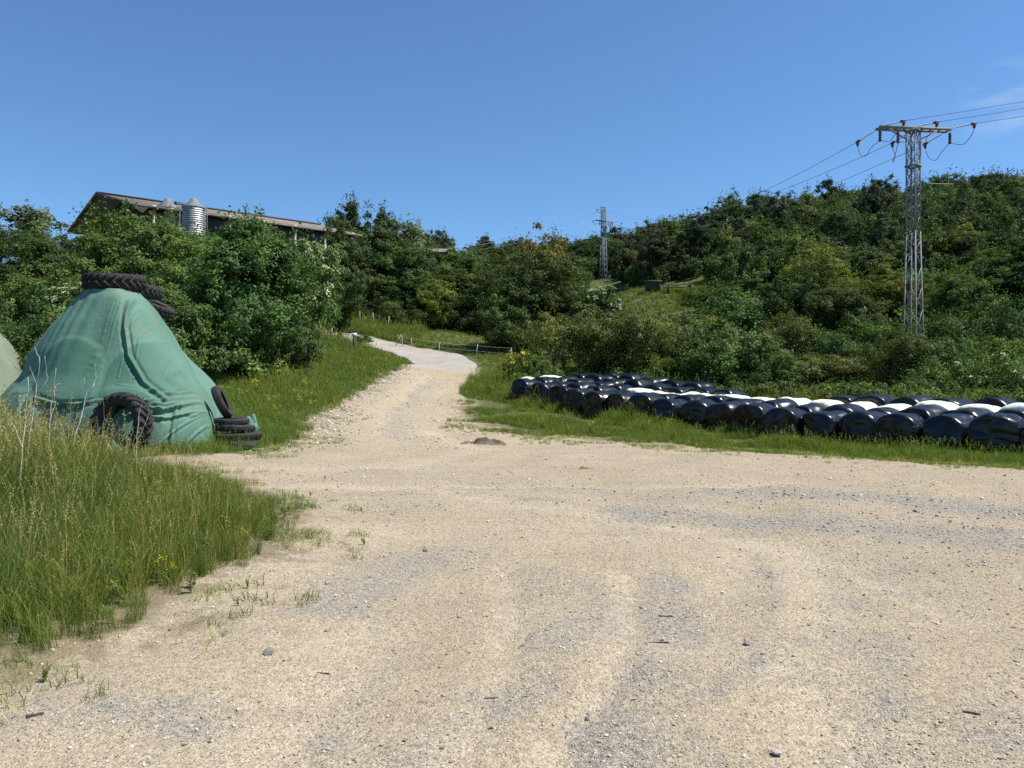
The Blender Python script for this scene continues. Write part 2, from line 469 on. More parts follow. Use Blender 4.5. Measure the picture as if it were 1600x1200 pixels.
def bale_mat(name, c, c2, rough, bstr):
    n = N(name)
    o = n.objc()
    r = n.rand()
    off = n.node('ShaderNodeCombineXYZ'); n.set(off, 0, n.math('MULTIPLY', r, 37.0)); n.set(off, 1, n.math('MULTIPLY', r, 91.0))
    ad = n.node('ShaderNodeVectorMath', operation='ADD'); n.l.new(o, ad.inputs[0]); n.l.new(off.outputs[0], ad.inputs[1])
    v = ad.outputs[0]
    w = n.noise(n.mapv(v, (1.0, 3.4, 1.0)), 2.6, 5, 0.6)
    w2 = n.noise(n.mapv(v, (1.3, 7.0, 1.3)), 5.0, 4, 0.6)
    d = n.noise(v, 3.0, 5, 0.7)
    col = n.mix(n.rng(d, 0.5, 0.8, 0, 0.6), c, c2)
    nb = n.bump(w, bstr, 0.035)
    nb = n.bump(w2, bstr * 0.6, 0.010, nb)
    return n.pbr(col, n.rng(d, 0.3, 0.75, rough, rough + 0.2), nb, spec=0.4)
M_BALE = bale_mat('black_stretch_film', (0.0055, 0.006, 0.0075), (0.017, 0.017, 0.018), 0.20, 0.26)
M_BALEW = bale_mat('white_stretch_film', (0.76, 0.76, 0.58), (0.64, 0.63, 0.47), 0.40, 0.2)

def tarp_mat(name, a, b, stain):
    n = N(name)
    p = n.pos()
    v = n.noise(n.mapv(p, (1.0, 1.0, 0.45)), 0.9, 5, 0.6)
    v2 = n.noise(n.mapv(p, (2.0, 2.0, 0.30)), 1.6, 4, 0.6)
    wv = n.noise(n.mapv(p, (1, 1, 1)), 85, 2, 0.5)
    fade = n.attr('fade')
    c = n.mix(n.rng(v, 0.35, 0.68), a, b)
    c = n.mix(n.math('MULTIPLY', n.rng(v2, 0.50, 0.74), n.rng(fade, 0, 1, 0.20, 0.75)), c, stain)
    seam = n.attr('seam')
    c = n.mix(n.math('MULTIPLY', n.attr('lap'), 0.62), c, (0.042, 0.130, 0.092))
    st2 = n.noise(p, 1.1, 6, 0.7)
    c = n.mix(n.rng(st2, 0.56, 0.70, 0.0, 0.30), c, (0.15, 0.175, 0.13))
    c = n.mix(seam, c, (0.24, 0.19, 0.115))
    c = n.mix(n.rng(wv, 0.35, 0.65, 0, 0.14), c, (0.01, 0.05, 0.03))
    d = n.node('ShaderNodeBsdfPrincipled'); n.set(d, 'Base Color', c); n.set(d, 'Roughness', 0.72); n.set(d, 'Specular IOR Level', 0.3)
    n.l.new(n.bump(n.math('ADD', n.math('MULTIPLY', wv, 0.25), n.math('ADD', n.noise(p, 4.0, 5, 0.6), n.math('MULTIPLY', n.noise(n.mapv(p, (1, 1, .28)), 11.0, 4, 0.6), .5))), 0.55, 0.03), d.inputs['Normal'])
    t = n.node('ShaderNodeBsdfTranslucent'); n.set(t, 'Color', c)
    m = n.node('ShaderNodeMixShader'); m.inputs[0].default_value = 0.12
    n.l.new(d.outputs[0], m.inputs[1]); n.l.new(t.outputs[0], m.inputs[2])
    n.l.new(m.outputs[0], n.out.inputs['Surface'])
    return n.m
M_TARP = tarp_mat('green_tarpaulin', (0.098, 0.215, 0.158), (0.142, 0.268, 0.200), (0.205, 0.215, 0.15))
M_TARP2 = tarp_mat('faded_olive_tarpaulin', (0.19, 0.25, 0.17), (0.26, 0.31, 0.22), (0.28, 0.25, 0.18))
M_MINT = tarp_mat('pale_mint_sheet', (0.105, 0.235, 0.18), (0.145, 0.28, 0.225), (0.22, 0.26, 0.20))

# ------------------------------------------------------------------ terrain
CP = []
def cp(x, y, z): CP.append((x, y, z))
for x in (-40, -15, -6, 0, 6, 15, 40):
    cp(x, -25, 0.0)
for x, y in ((-3, 3), (0, 3), (3, 3), (6, 6), (0, 8), (3, 10), (-1, 12), (8, 10), (14, 8), (25, 5), (-2, 15), (3, 16), (8, 15)):
    cp(x, y, 0.0)
for x, y, z in ((-4.6, 5, .12), (-5, 8, .22), (-8, 6, .35), (-8, 11, .15), (-14, 8, .4), (-25, 10, .8),
                (-9, 16, .06), (-6, 16.5, .1), (-13, 20, .2), (-8, 22, .55), (-20, 22, .8),
                (13.6, 20.7, -.40), (10.4, 24.5, -.32), (7.16, 28.4, -.02), (4, 32.2, .2), (.72, 36.1, .75), (15.5, 22.3, -.05), (12.3, 26.1, -.02), (9.1, 30, .15), (5.9, 33.8, .37), (2.7, 37.7, .95),
                (17.5, 24, .2), (14.3, 27.7, .25), (11.1, 31.6, .4), (7.9, 35.5, .75), (4.6, 39.3, 1.2), (-9.5, 54, 3.2), (-12.8, 60, 4.6), (-17, 64.5, 5.5), (-23, 67, 6.1),
                (18, 17, -.4), (26, 25, .1),
                (-3, 18.5, 0), (-4.6, 33, .46), (-4.65, 50, 2.6), (-4.4, 42, 1.45), (-5.4, 57, 3.75), (-11.4, 66, 4.95), (-20, 71, 6.4), (-16, 69, 5.9), (-4, 25, .12),
                (-6.6, 25, .70), (-9.1, 30, 1.6), (-10.6, 30, 2.0), (-9.5, 45, 3.7), (-7.6, 45, 2.6), (-14, 30, 2.2), (-17, 38, 3.4), (-22, 34, 3.0), (-30, 42, 5.2),
                (0, 55, 3.5), (-6.5, 75, 6.8), (0, 75, 6.0), (-15.6, 74, 7.0), (-22, 80, 9.9), (-16.6, 80, 8.6), (-10.4, 80, 7.2), (-3.5, 80, 6.5), (.7, 80, 6.2), (-12, 72, 6.3), (3, 64, 4.5),
                (-28, 56, 9.5), (-34, 60, 11), (-42, 66, 11.4), (-25, 90, 12.5), (-50, 60, 11), (-60, 90, 13), (-14, 98, 11), (0, 92, 10),
                (12, 44, 1.9), (20, 40, 1.4), (28, 38, 1.2), (36, 40, 2.0), (10, 56, 4.8), (20, 52, 4.0), (32, 52, 4.5), (44, 55, 7),
                (12, 76, 11.0), (16, 74, 10.9), (20, 78, 11.6), (35, 78, 14), (55, 80, 17), (75, 75, 17),
                (16, 119, 18.5), (35, 110, 23), (50, 115, 25.2), (68, 105, 24.8), (90, 110, 27),
                (60, 150, 29.5), (45, 180, 33.5), (22, 190, 31), (5, 215, 31), (-25, 230, 38), (0, 150, 22), (-30, 150, 22), (95, 160, 32), (140, 140, 32),
                (-80, 140, 20), (0, 300, 34), (120, 300, 36), (-150, 300, 30), (250, 200, 36), (-200, 100, 16), (-120, 30, 6), (120, 20, 3), (200, 60, 15),
                (0, 600, 30), (-400, 300, 25), (400, 300, 30), (300, -100, 0), (-300, -100, 0), (0, -300, 0)):
    cp(x, y, z)
CP = np.array(CP, float)
def _phi(r2): return np.sqrt(r2 + 9.0)
_A = _phi(((CP[:, None, :2] - CP[None, :, :2]) ** 2).sum(-1))
_n = len(CP)
_Pm = np.c_[np.ones(_n), CP[:, :2] / 100]
_sol = np.linalg.solve(np.block([[_A + 0.15 * -np.eye(_n), _Pm], [_Pm.T, np.zeros((3, 3))]]), np.r_[CP[:, 2], np.zeros(3)])
def H(x, y):
    x = np.atleast_1d(np.asarray(x, float)); y = np.atleast_1d(np.asarray(y, float))
    sh = x.shape; x = x.ravel(); y = y.ravel()
    o = np.empty(len(x))
    for i in range(0, len(x), 40000):
        a, b = x[i:i+40000], y[i:i+40000]
        r2 = (a[:, None] - CP[None, :, 0]) ** 2 + (b[:, None] - CP[None, :, 1]) ** 2
        o[i:i+40000] = _phi(r2) @ _sol[:_n] + _sol[_n] + _sol[_n+1] * a / 100 + _sol[_n+2] * b / 100
    # small unevenness that fades in away from the yard
    o += 0.012 * sinnoise(x, y, 0, 0.35, 3, 8) + np.clip((y - 15) / 40, 0, 1) * 0.05 * sinnoise(x, y, 0, 0.12, 4, 8)
    sd = sdf_poly(x, y, YARD)
    o += np.where(sd > 0, 0.010 * sinnoise(x, y, 0, 0.8, 9, 10), 0) - 0.035 * lines_field(x, y, PALE_LINES)
    return o.reshape(sh)
def h1(x, y): return float(H(x, y)[0])

YARD = np.array([(-60, -60), (-9, -20), (-4.2, 0), (-3.3, 3.3), (-2.75, 4.0), (-2.42, 4.5), (-2.2, 5.4), (-2.1, 7.1), (-2.5, 8.9), (-4.0, 11), (-5.5, 12.7),
                 (-8.2, 14.4), (-7.4, 15.3), (-5.7, 15.9), (-5.4, 18.5), (-6.2, 24), (-6.9, 33), (-6.9, 50.5), (-2.4, 50.5), (-2.4, 33), (-1.7, 28.5),
                 (0.2, 26.0), (2.6, 24.2), (5.6, 21.6), (7.6, 19.0), (9.2, 16.4), (12, 15.0), (20, 13.6), (60, 8), (60, -60)], float)
def sdf_poly(x, y, poly):
    d = np.full(x.shape, 1e9); s = np.zeros(x.shape, bool)
    for i in range(len(poly)):
        a = poly[i]; b = poly[(i + 1) % len(poly)]
        e = b - a
        wx, wy = x - a[0], y - a[1]
        t = np.clip((wx * e[0] + wy * e[1]) / (e @ e), 0, 1)
        d = np.minimum(d, (wx - e[0] * t) ** 2 + (wy - e[1] * t) ** 2)
        c = ((a[1] > y) != (b[1] > y)) & (x < (b[0] - a[0]) * (y - a[1]) / (b[1] - a[1] + 1e-12) + a[0])
        s ^= c
    return np.where(s, 1, -1) * np.sqrt(d)      # positive inside the yard
def dist_line(x, y, pts):
    d = np.full(x.shape, 1e9)
    for a, b in zip(pts[:-1], pts[1:]):
        a = np.array(a); b = np.array(b); e = b - a
        t = np.clip(((x - a[0]) * e[0] + (y - a[1]) * e[1]) / (e @ e), 0, 1)
        d = np.minimum(d, np.hypot(x - a[0] - e[0] * t, y - a[1] - e[1] * t))
    return d
def gpx(px, py):                                 # flat-yard point under a photo pixel
    D = CAM_Z * FP / (py - 600); return ((px - 800) * D / FP, D)

GREY_LINES = [([gpx(1180, 860), gpx(1215, 930), gpx(1180, 1030), gpx(1060, 1120), (1.0, 1.8)], .10, .6), ([gpx(430, 745), gpx(560, 752), gpx(700, 748), gpx(900, 770)], .16, .55), ([gpx(380, 772), gpx(560, 778), gpx(760, 772), gpx(1000, 800)], .14, .5), ([gpx(640, 1010), gpx(560, 1080), gpx(480, 1190)], .10, .5), ([gpx(1340, 940), gpx(1390, 1040), gpx(1360, 1190)], .16, .5), ([gpx(520, 950), gpx(560, 910), gpx(640, 880), gpx(720, 870)], .35, .9), ([gpx(860, 900), gpx(930, 930), gpx(900, 1000)], .35, .55),
              ([gpx(1040, 900), gpx(1050, 960), gpx(1030, 1060), gpx(960, 1130), (0.3, 2.0)], .22, .95), ([gpx(640, 1180), gpx(760, 1100), gpx(860, 1060)], .18, .6),
              ([gpx(1000, 800), gpx(1200, 812), gpx(1420, 830), gpx(1600, 845), (14, 7.5)], .6, 1.05), ([gpx(1150, 770), gpx(1350, 778), gpx(1600, 800)], .6, 1.1), ([gpx(850, 760), gpx(1000, 775), gpx(1150, 785)], .4, .5),
              ([gpx(0, 1140), gpx(160, 1120), gpx(300, 1130)], .22, .7), ([gpx(1300, 1000), gpx(1420, 900), gpx(1600, 880)], .5, .35), ([(-3.4, 22), (-4.8, 30), (-4.6, 44)], .6, .65),
              ([gpx(1480, 1190), gpx(1600, 1100)], .3, .5), ([gpx(450, 790), gpx(600, 800), gpx(700, 795)], .35, .4), ([(-5.8, 22), (-6.3, 33), (-6.4, 46)], .4, .5)]
PALE_LINES = [([gpx(980, 900), gpx(985, 970), gpx(950, 1060), gpx(880, 1160), (0.1, 2.0)], .12, .8), ([gpx(700, 1190), gpx(780, 1060), gpx(800, 940), gpx(790, 890)], .14, .6), ([gpx(320, 765), gpx(520, 765), gpx(760, 758), gpx(1000, 762), gpx(1250, 758)], .22, .7), ([gpx(860, 800), gpx(1100, 830), gpx(1300, 870), gpx(1500, 960)], .22, .6), ([gpx(330, 740), gpx(480, 735), gpx(640, 730), gpx(760, 700), (-2.6, 25)], .45, .8), ([gpx(420, 770), gpx(640, 760), gpx(900, 800), gpx(1250, 850), gpx(1290, 950), gpx(1240, 1060), (1.5, 2.2)], .3, .8),
              ([gpx(560, 840), gpx(800, 830), gpx(1000, 845)], .5, .5), ([gpx(560, 990), gpx(500, 1080), gpx(420, 1180)], .3, .5), ([gpx(1080, 1010), gpx(1130, 930), gpx(1160, 860)], .3, .5), ([(-3.9, 22), (-5.3, 32), (-5.2, 46)], .3, .5)]
def lines_field(x, y, L):
    o = np.zeros(x.shape)
    for pts, w, a in L:
        d = dist_line(x, y, pts)
        o = np.maximum(o, a * np.exp(-(d / w) ** 2))
    return o

# one polar sheet out to the horizon, split where gravel meets grass
th = np.r_[np.linspace(-180, -62, 60)[:-1], np.linspace(-62, 62, 560), np.linspace(62, 180, 60)[1:-1]]
rr = np.r_[np.linspace(0.4, 6.5, 10)[:-1], 6.5 * 1.0115 ** np.arange(0, 480)]
rr = rr[rr < 900]
TH, RR = np.meshgrid(np.radians(th), rr)
GX = RR * np.sin(TH); GY = -6 + RR * np.cos(TH)
GZ = H(GX, GY)
SD = sdf_poly(GX, GY, YARD)
# wheel ruts and the ragged lip of the turf
GREY = lines_field(GX, GY, GREY_LINES); PALE = lines_field(GX, GY, PALE_LINES)
BROWN = np.clip(np.exp(-(dist_line(GX, GY, [(-24, 80.5), (-15, 81), (-6, 81), (2, 79), (8, 74)]) / 2.6) ** 2) + 0.8 * np.exp(-(dist_line(GX, GY, [(-22, 76.5), (-14, 76), (-9, 75)]) / 1.6) ** 2)
                + 0.7 * np.exp(-(np.hypot(GX + 24, GY - 34) / 5) ** 2), 0, 1)
nr, nt_ = GX.shape
gi = np.arange(nr - 1)[:, None]; gj = np.arange(nt_)[None]
FQ = np.stack([gi * nt_ + gj, gi * nt_ + (gj + 1) % nt_, (gi + 1) * nt_ + (gj + 1) % nt_, (gi + 1) * nt_ + gj], -1).reshape(-1, 4)[:, ::-1]
VV = np.stack([GX, GY, GZ], -1).reshape(-1, 3)
fs = SD.ravel()[FQ].mean(1)
def sub_mesh(name, sel):
    f = FQ[sel]; u, inv = np.unique(f, return_inverse=True)
    SDa = np.where((SD < 0) & (GX > -1.5) & (GY < 31), SD * .42, SD)
    at = {'sd': np.clip(SDa.ravel()[u], -5, 5), 'grey': GREY.ravel()[u], 'pale': PALE.ravel()[u], 'brown': BROWN.ravel()[u]}
    return mesh_np(name, VV[u], [(inv.reshape(-1, 4), 0)], at, [M_GROUND], True)
tag(link('ground', sub_mesh('ground', fs <= 0)), kind='structure')
tag(link('gravel_yard', sub_mesh('gravel_yard', fs > 0)), kind='structure')

ROAD = np.array([(-4.65, 49.4), (-4.9, 53), (-6.0, 57), (-8.2, 61.5), (-11.4, 66), (-15.5, 69), (-20, 71), (-27, 73), (-38, 76)], float)
def smooth_path(p, n=90):
    t = np.linspace(0, len(p) - 1, n); i = np.clip(t.astype(int), 0, len(p) - 2); f = (t - i)[:, None]
    g = lambda k: p[np.clip(k, 0, len(p) - 1)]
    p0, p1, p2, p3 = g(i-1), g(i), g(i+1), g(i+2)
    return 0.5 * ((2*p1) + (-p0+p2)*f + (2*p0-5*p1+4*p2-p3)*f**2 + (-p0+3*p1-3*p2+p3)*f**3)
rp = smooth_path(ROAD)
tn = np.gradient(rp, axis=0); tn /= np.linalg.norm(tn, axis=1)[:, None]
nn_ = np.c_[tn[:, 1], -tn[:, 0]]
ww = np.linspace(-2.25, 2.25, 12)
wob = 0.12 * sinnoise(np.arange(len(rp)), 0, 0, 0.08, 5)
rv = rp[:, None] + nn_[:, None] * (ww[None, :, None] + (np.sign(ww) * (np.abs(ww) > 2.2))[None, :, None] * wob[:, None, None])
rv[0, :, 1] += 0.5 * sinnoise(ww, 0, 0, 0.3, 6) * 0.5
rz = H(rv[..., 0], rv[..., 1]) + 0.03
rz[0] -= .07; rz[1] -= .015
rm, rk = rv.shape[:2]
ri = np.arange(rm - 1)[:, None]; rj = np.arange(rk - 1)[None]
rq = np.stack([ri*rk+rj, ri*rk+rj+1, (ri+1)*rk+rj+1, (ri+1)*rk+rj], -1).reshape(-1, 4)[:, ::-1]
ro = tag(link('asphalt_road', mesh_np('asphalt_road', np.c_[rv.reshape(-1, 2), rz.ravel()], [(rq, 0)], None, [M_ASPHALT], True)), kind='structure')

# ------------------------------------------------------------------ scatter of uncountable stuff
def proto_collection(name, meshes):
    c = bpy.data.collections.new(name)
    for i, me in enumerate(meshes):
        o = bpy.data.objects.new('%s_%02d' % (name, i), me)
        c.objects.link(o)
    return c
def scatter(name, pts, rot, scl, idx, coll):
    me = mesh_np(name, pts, [], {'rot': rot, 'scl': scl, 'idx': idx.astype(int)}) if False else None
    me = bpy.data.meshes.new(name)
    me.vertices.add(len(pts)); me.vertices.foreach_set('co', np.asarray(pts, np.float32).ravel())
    a = me.attributes.new('rot', 'FLOAT_VECTOR', 'POINT'); a.data.foreach_set('vector', np.asarray(rot, np.float32).ravel())
    a = me.attributes.new('scl', 'FLOAT', 'POINT'); a.data.foreach_set('value', np.asarray(scl, np.float32))
    a = me.attributes.new('idx', 'INT', 'POINT'); a.data.foreach_set('value', np.asarray(idx, np.int32))
    me.update()
    o = link(name, me)
    ng = bpy.data.node_groups.new(name + '_scatter', 'GeometryNodeTree')
    ng.interface.new_socket('Geometry', in_out='INPUT', socket_type='NodeSocketGeometry')
    ng.interface.new_socket('Geometry', in_out='OUTPUT', socket_type='NodeSocketGeometry')
    gi_ = ng.nodes.new('NodeGroupInput'); go = ng.nodes.new('NodeGroupOutput')
    ip = ng.nodes.new('GeometryNodeInstanceOnPoints')
    ci = ng.nodes.new('GeometryNodeCollectionInfo')
    ci.inputs['Collection'].default_value = coll
    ci.inputs['Separate Children'].default_value = True
    ci.inputs['Reset Children'].default_value = True
    def na(n, t):
        x = ng.nodes.new('GeometryNodeInputNamedAttribute'); x.data_type = t; x.inputs['Name'].default_value = n
        return x.outputs['Attribute']
    ng.links.new(gi_.outputs[0], ip.inputs['Points'])
    ng.links.new(ci.outputs[0], ip.inputs['Instance'])
    ip.inputs['Pick Instance'].default_value = True
    ng.links.new(na('idx', 'INT'), ip.inputs['Instance Index'])
    ng.links.new(na('rot', 'FLOAT_VECTOR'), ip.inputs['Rotation'])
    ng.links.new(na('scl', 'FLOAT'), ip.inputs['Scale'])
    ng.links.new(ip.outputs[0], go.inputs[0])
    md = o.modifiers.new('scatter', 'NODES'); md.node_group = ng
    return o

def tuft(nb, hmin, hmax, rad, width, bend, mat, heads=0, tint=(0, 0.8), headt=(0.8, 1.0), seg=4, seed=0):
    r = np.random.default_rng(seed)
    b = MB()
    a = r.uniform(0, 6.283, nb); q = rad * np.sqrt(r.uniform(0, 1, nb))
    base = np.c_[q * np.cos(a), q * np.sin(a), np.full(nb, -0.02)]
    ha = r.uniform(0, 6.283, nb)
    d = np.c_[np.cos(ha), np.sin(ha)]
    L = r.uniform(hmin, hmax, nb)
    bd = bend * r.uniform(0.2, 1.3, nb)
    t = np.linspace(0, 1, seg + 1)
    ang = bd[:, None] * t[None] ** 1.4
    ds = L[:, None] / seg
    out_ = np.cumsum(np.sin(ang) * ds, 1) - np.sin(ang[:, :1]) * ds
    up = np.cumsum(np.cos(ang) * ds, 1) - np.cos(ang[:, :1]) * ds
    cx = base[:, None, 0] + d[:, None, 0] * out_; cy = base[:, None, 1] + d[:, None, 1] * out_; cz = base[:, None, 2] + up
    sa = r.uniform(0, 6.283, nb)
    sx, sy = np.cos(sa), np.sin(sa)
    w = width * r.uniform(0.6, 1.3, nb)[:, None] * (1 - t[None] ** 2 * 0.92) * 0.5
    Lp = np.stack([cx - sx[:, None] * w, cy - sy[:, None] * w, cz], -1); Rp = np.stack([cx + sx[:, None] * w, cy + sy[:, None] * w, cz], -1)
    V = np.stack([Lp, Rp], 2).reshape(nb, -1, 3)
    k = (seg + 1) * 2
    f = []
    for s in range(seg):
        f.append(np.arange(nb)[:, None] * k + np.array([s*2, s*2+1, s*2+3, s*2+2])[None])
    tt = r.uniform(tint[0], tint[1], nb)
    b.add(V.reshape(-1, 3), [np.concatenate(f)], 0, np.repeat(tt, k))
    for _ in range(heads):
        a = r.uniform(0, 6.283); x0 = np.array([rad * 0.6 * math.cos(a), rad * 0.6 * math.sin(a), 0])
        hh = hmax * r.uniform(1.0, 1.35); la = r.uniform(0, 6.283); lean = r.uniform(0.05, 0.35)
        ts = np.linspace(0, 1, 6)
        pt = x0 + np.c_[math.cos(la) * lean * hh * ts ** 2, math.sin(la) * lean * hh * ts ** 2, hh * ts * (1 - 0.12 * ts * lean)]
        tv = r.uniform(*headt)
        b.tube(pt, np.linspace(0.0016, 0.0009, 6), 3, 0, False, tv)
        nh = 22
        u = r.uniform(0.76, 1.0, nh)
        c = np.stack([np.interp(u, ts, pt[:, i]) for i in range(3)], -1) + r.normal(0, 0.006, (nh, 3))
        dr = r.normal(size=(nh, 3)); dr[:, 2] = np.abs(dr[:, 2]) + 0.8; dr /= np.linalg.norm(dr, axis=1)[:, None]
        sv = np.cross(dr, r.normal(size=(nh, 3))); sv /= np.linalg.norm(sv, axis=1)[:, None]
        ln = r.uniform(0.014, 0.03, nh)[:, None]
        v4 = np.stack([c, c + dr * ln * .5 + sv * .004, c + dr * ln, c + dr * ln * .5 - sv * .004], 1).reshape(-1, 3)
        b.add(v4, [np.arange(nh * 4).reshape(-1, 4)], 0, np.clip(tv + r.uniform(-.06, .03), 0, 1))
    return b.mesh('tuft', [mat])

def weed(nl, hgt, mat, seed, flower=None, nf=0):
    r = np.random.default_rng(seed)
    b = MB()
    for s in range(5):
        a = r.uniform(0, 6.283); l = r.uniform(.1, .4)
        hh = hgt * r.uniform(.6, 1)
        p = np.array([[0, 0, 0], [math.cos(a) * l * hh * .4, math.sin(a) * l * hh * .4, hh * .5], [math.cos(a) * l * hh, math.sin(a) * l * hh, hh]])
        b.tube(p, [.003, .0025, .001], 3, 0, False, .6)
        n = nl // 5
        u = r.uniform(0.1, 1, n)
        c = np.stack([np.interp(u, [0, .5, 1], p[:, i]) for i in range(3)], -1)
        dr = r.normal(size=(n, 3)); dr[:, 2] = np.abs(dr[:, 2]) * .6; dr /= np.linalg.norm(dr, axis=1)[:, None]
        sv = np.cross(dr, [0, 0, 1.0]) + r.normal(0, .3, (n, 3)); sv /= np.linalg.norm(sv, axis=1)[:, None]
        ln = (r.uniform(.03, .09, n) * hgt / .4)[:, None]
        v4 = np.stack([c, c + dr * ln * .5 + sv * ln * .2, c + dr * ln - [0, 0, .01], c + dr * ln * .5 - sv * ln * .2], 1).reshape(-1, 3)
        b.add(v4, [np.arange(n * 4).reshape(-1, 4)], 0, np.repeat(r.uniform(0, 1, n), 4))
        if flower:
            n = nf // 5
            c = p[2] + r.normal(0, .03, (n, 3)) * [1, 1, .8]
            dr = r.normal(size=(n, 3)); dr /= np.linalg.norm(dr, axis=1)[:, None]; sv = np.cross(dr, r.normal(size=(n, 3))); sv /= np.linalg.norm(sv, axis=1)[:, None]
            v4 = np.stack([c, c + dr * .009 + sv * .009, c + dr * .018, c + dr * .009 - sv * .009], 1).reshape(-1, 3)
            b.add(v4, [np.arange(n * 4).reshape(-1, 4)], 1, np.repeat(r.uniform(0, 1, n), 4))
    return b.mesh('weed', [mat] + ([flower] if flower else []))

tall = [tuft(46, .32, .80, .16, .0075, 1.0, G_TALL, heads=(1 if i % 2 else 0), tint=(0, .84), seed=i) for i in range(6)] + \
       [tuft(40, .18, .45, .15, .007, 1.3, G_TALL, heads=0, tint=(.05, .95), seed=20 + i) for i in range(2)] + [weed(90, .5, G_WEED, 30), weed(70, .4, G_WEED, 31, M_YELB, 60)] + \
       [tuft(20, .4, .85, .14, .005, .9, G_TALL, heads=5, tint=(.5, 1), seed=40 + i) for i in range(2)]
C_TALL = proto_collection('tall_tuft', tall)
mead = [tuft(44, .16, .42, .20, .010, .9, G_MEAD, heads=(2 if i % 2 else 0), tint=(0, .88), headt=(.6, .97), seed=60 + i) for i in range(5)] + [weed(80, .35, G_WEED, 70), weed(60, .4, G_WEED, 71, M_YELB, 90)]
C_MEAD = proto_collection('meadow_tuft', mead)
shrt = [tuft(26, .04, .13, .09, .006, 1.3, G_MEAD, heads=0, tint=(.1, 1), seed=80 + i, seg=3) for i in range(4)] + [weed(50, .09, G_WEED, 90)] + [tuft(16, .08, .24, .13, .0045, 1.9, G_TALL, heads=0, tint=(.82, 1), seed=95 + i, seg=3) for i in range(2)]
C_SHRT = proto_collection('short_tuft', shrt)

def sample(n, x0, x1, y0, y1, seed):
    r = np.random.default_rng(seed)
    return r.uniform(x0, x1, n), r.uniform(y0, y1, n), r
def place(name, x, y, r, smin, smax, coll, nproto, weights=None, tilt=.12, dz=0.0, sfun=None):
    z = H(x, y) + dz
    rot = np.c_[r.normal(0, tilt, len(x)), r.normal(0, tilt, len(x)), r.uniform(0, 6.283, len(x))]
    s = r.uniform(smin, smax, len(x))
    if sfun is not None: s = s * sfun
    idx = r.choice(nproto, len(x), p=weights)
    return tag(scatter(name, np.c_[x, y, z], rot, s, idx, coll), kind='stuff')

# tall grass of the bank in the left foreground
x, y, r = sample(12500, -13, -2.0, 2.6, 14.8, 1)
s = -sdf_poly(x, y, YARD)
k = (s > 0.02) & (r.uniform(0, 1, len(x)) < np.clip(s / 0.3, .25, 1)) & (y < 14.6 - np.maximum(0, -8 - x) * .02) & (r.uniform(0, 1, len(x)) < np.where(y < 9, 1, .75))
x, y, s = x[k], y[k], s[k]
sf = np.clip(.20 + s * .40, .20, .80) * (1 + .16 * sinnoise(x, y, 0, .25, 31, 8)) * (1 + .45 * np.clip((-x / y - .52) / .2, 0, 1)) * np.clip(1.15 - (y - 7) * .05, .72, 1)
tag(place('tall_grass', x, y, r, .75, 1.15, C_TALL, 12, [.115, .115, .115, .115, .115, .115, .10, .08, .07, .015, .02, .025], .14, 0, sf), 'tall green and straw coloured grass on the bank in the left foreground', 'grass')

# meadow grass left of the track and up the slope
x, y, r = sample(26000, -24, -5.0, 14.5, 56, 2)
s = -sdf_poly(x, y, YARD)
k = (s > 0.0) & (r.uniform(0, 1, len(x)) < np.clip(s / .5, .25, 1)) & (np.abs(x) < y * .72 + 1) & (r.uniform(0, 1, len(x)) < np.clip(30 / y, .35, 1)) & (dist_line(x, y, rp) > 2.4)
x, y, s = x[k], y[k], s[k]
sf = np.clip(.55 + s * .35, .5, 1.05) * (1 + y * .006) * np.where(y > 48, .6, 1) * (1 + .2 * sinnoise(x, y, 0, .12, 32, 8))
tag(place('meadow_grass', x, y, r, .75, 1.3, C_MEAD, 7, [.18, .18, .18, .18, .19, .08, .01], .1, 0, sf), 'green meadow grass on the slope left of the gravel track', 'grass')

# grass strip before, round and behind the bales
x, y, r = sample(42000, -2.6, 30, 12.5, 47, 3)
s = -sdf_poly(x, y, YARD)
bl = (x - .72) * .767 + (y - 36.1) * .641                      # depth behind the front row
along = (x - .72) * .641 - (y - 36.1) * .767
inb = (bl > -.3) & (bl < 6.0) & (along > -.6)
k = (s > -3.0) & ~inb & (np.abs(x) < y * .75 + 1) & (r.uniform(0, 1, len(x)) < np.where(bl < 0, np.clip((s + 3.0) / 3.4, .05, 1) * .9, .95)) & (r.uniform(0, 1, len(x)) < np.clip(30 / y, .3, 1))
x, y, s, bl = x[k], y[k], s[k], bl[k]
patchy = sinnoise(x, y, 0, .3, 33, 8)
k = (patchy > 1.05 - np.clip(s + 2.4, 0, 5) * .40) | (bl > -1.2); x, y, s, bl, patchy = x[k], y[k], s[k], bl[k], patchy[k]
sf = np.where(bl < -1.2, np.clip(.30 + s * .15, .16, .8), np.where(bl < 0, 1.15, 1.1)) * (1 + .30 * patchy) * (1 + y * .004)
tag(place('verge_grass', x, y, r, .75, 1.25, C_MEAD, 7, [.2, .18, .19, .17, .18, .07, .01], .1, 0, sf), 'green grass around the rows of wrapped bales', 'grass')

# sparse short tufts where the turf breaks up into gravel
x, y, r = sample(40000, -7, 20, 3.0, 27, 4)
s = sdf_poly(x, y, YARD)
pn = sinnoise(x, y, 0, .45, 34, 10)
wid = np.where(x > 0, 1.7, .7)
k = (s > -1.2) & (s < np.where(y > 11, wid * 2, .75)) & (r.uniform(0, 1, len(x)) < .8 * np.exp(-np.maximum(s, 0) / wid) * (pn > np.where(x > 0, .05, -.35) + .4 * np.maximum(s, 0) / wid)) & (np.abs(x) < y * .75)
x, y = x[k], y[k]
tag(place('grass_tufts', x, y, r, .5, 1.25, C_SHRT, 7, [.18, .18, .16, .16, .10, .11, .11], .15), 'short grass tufts creeping over the gravel edge', 'grass')

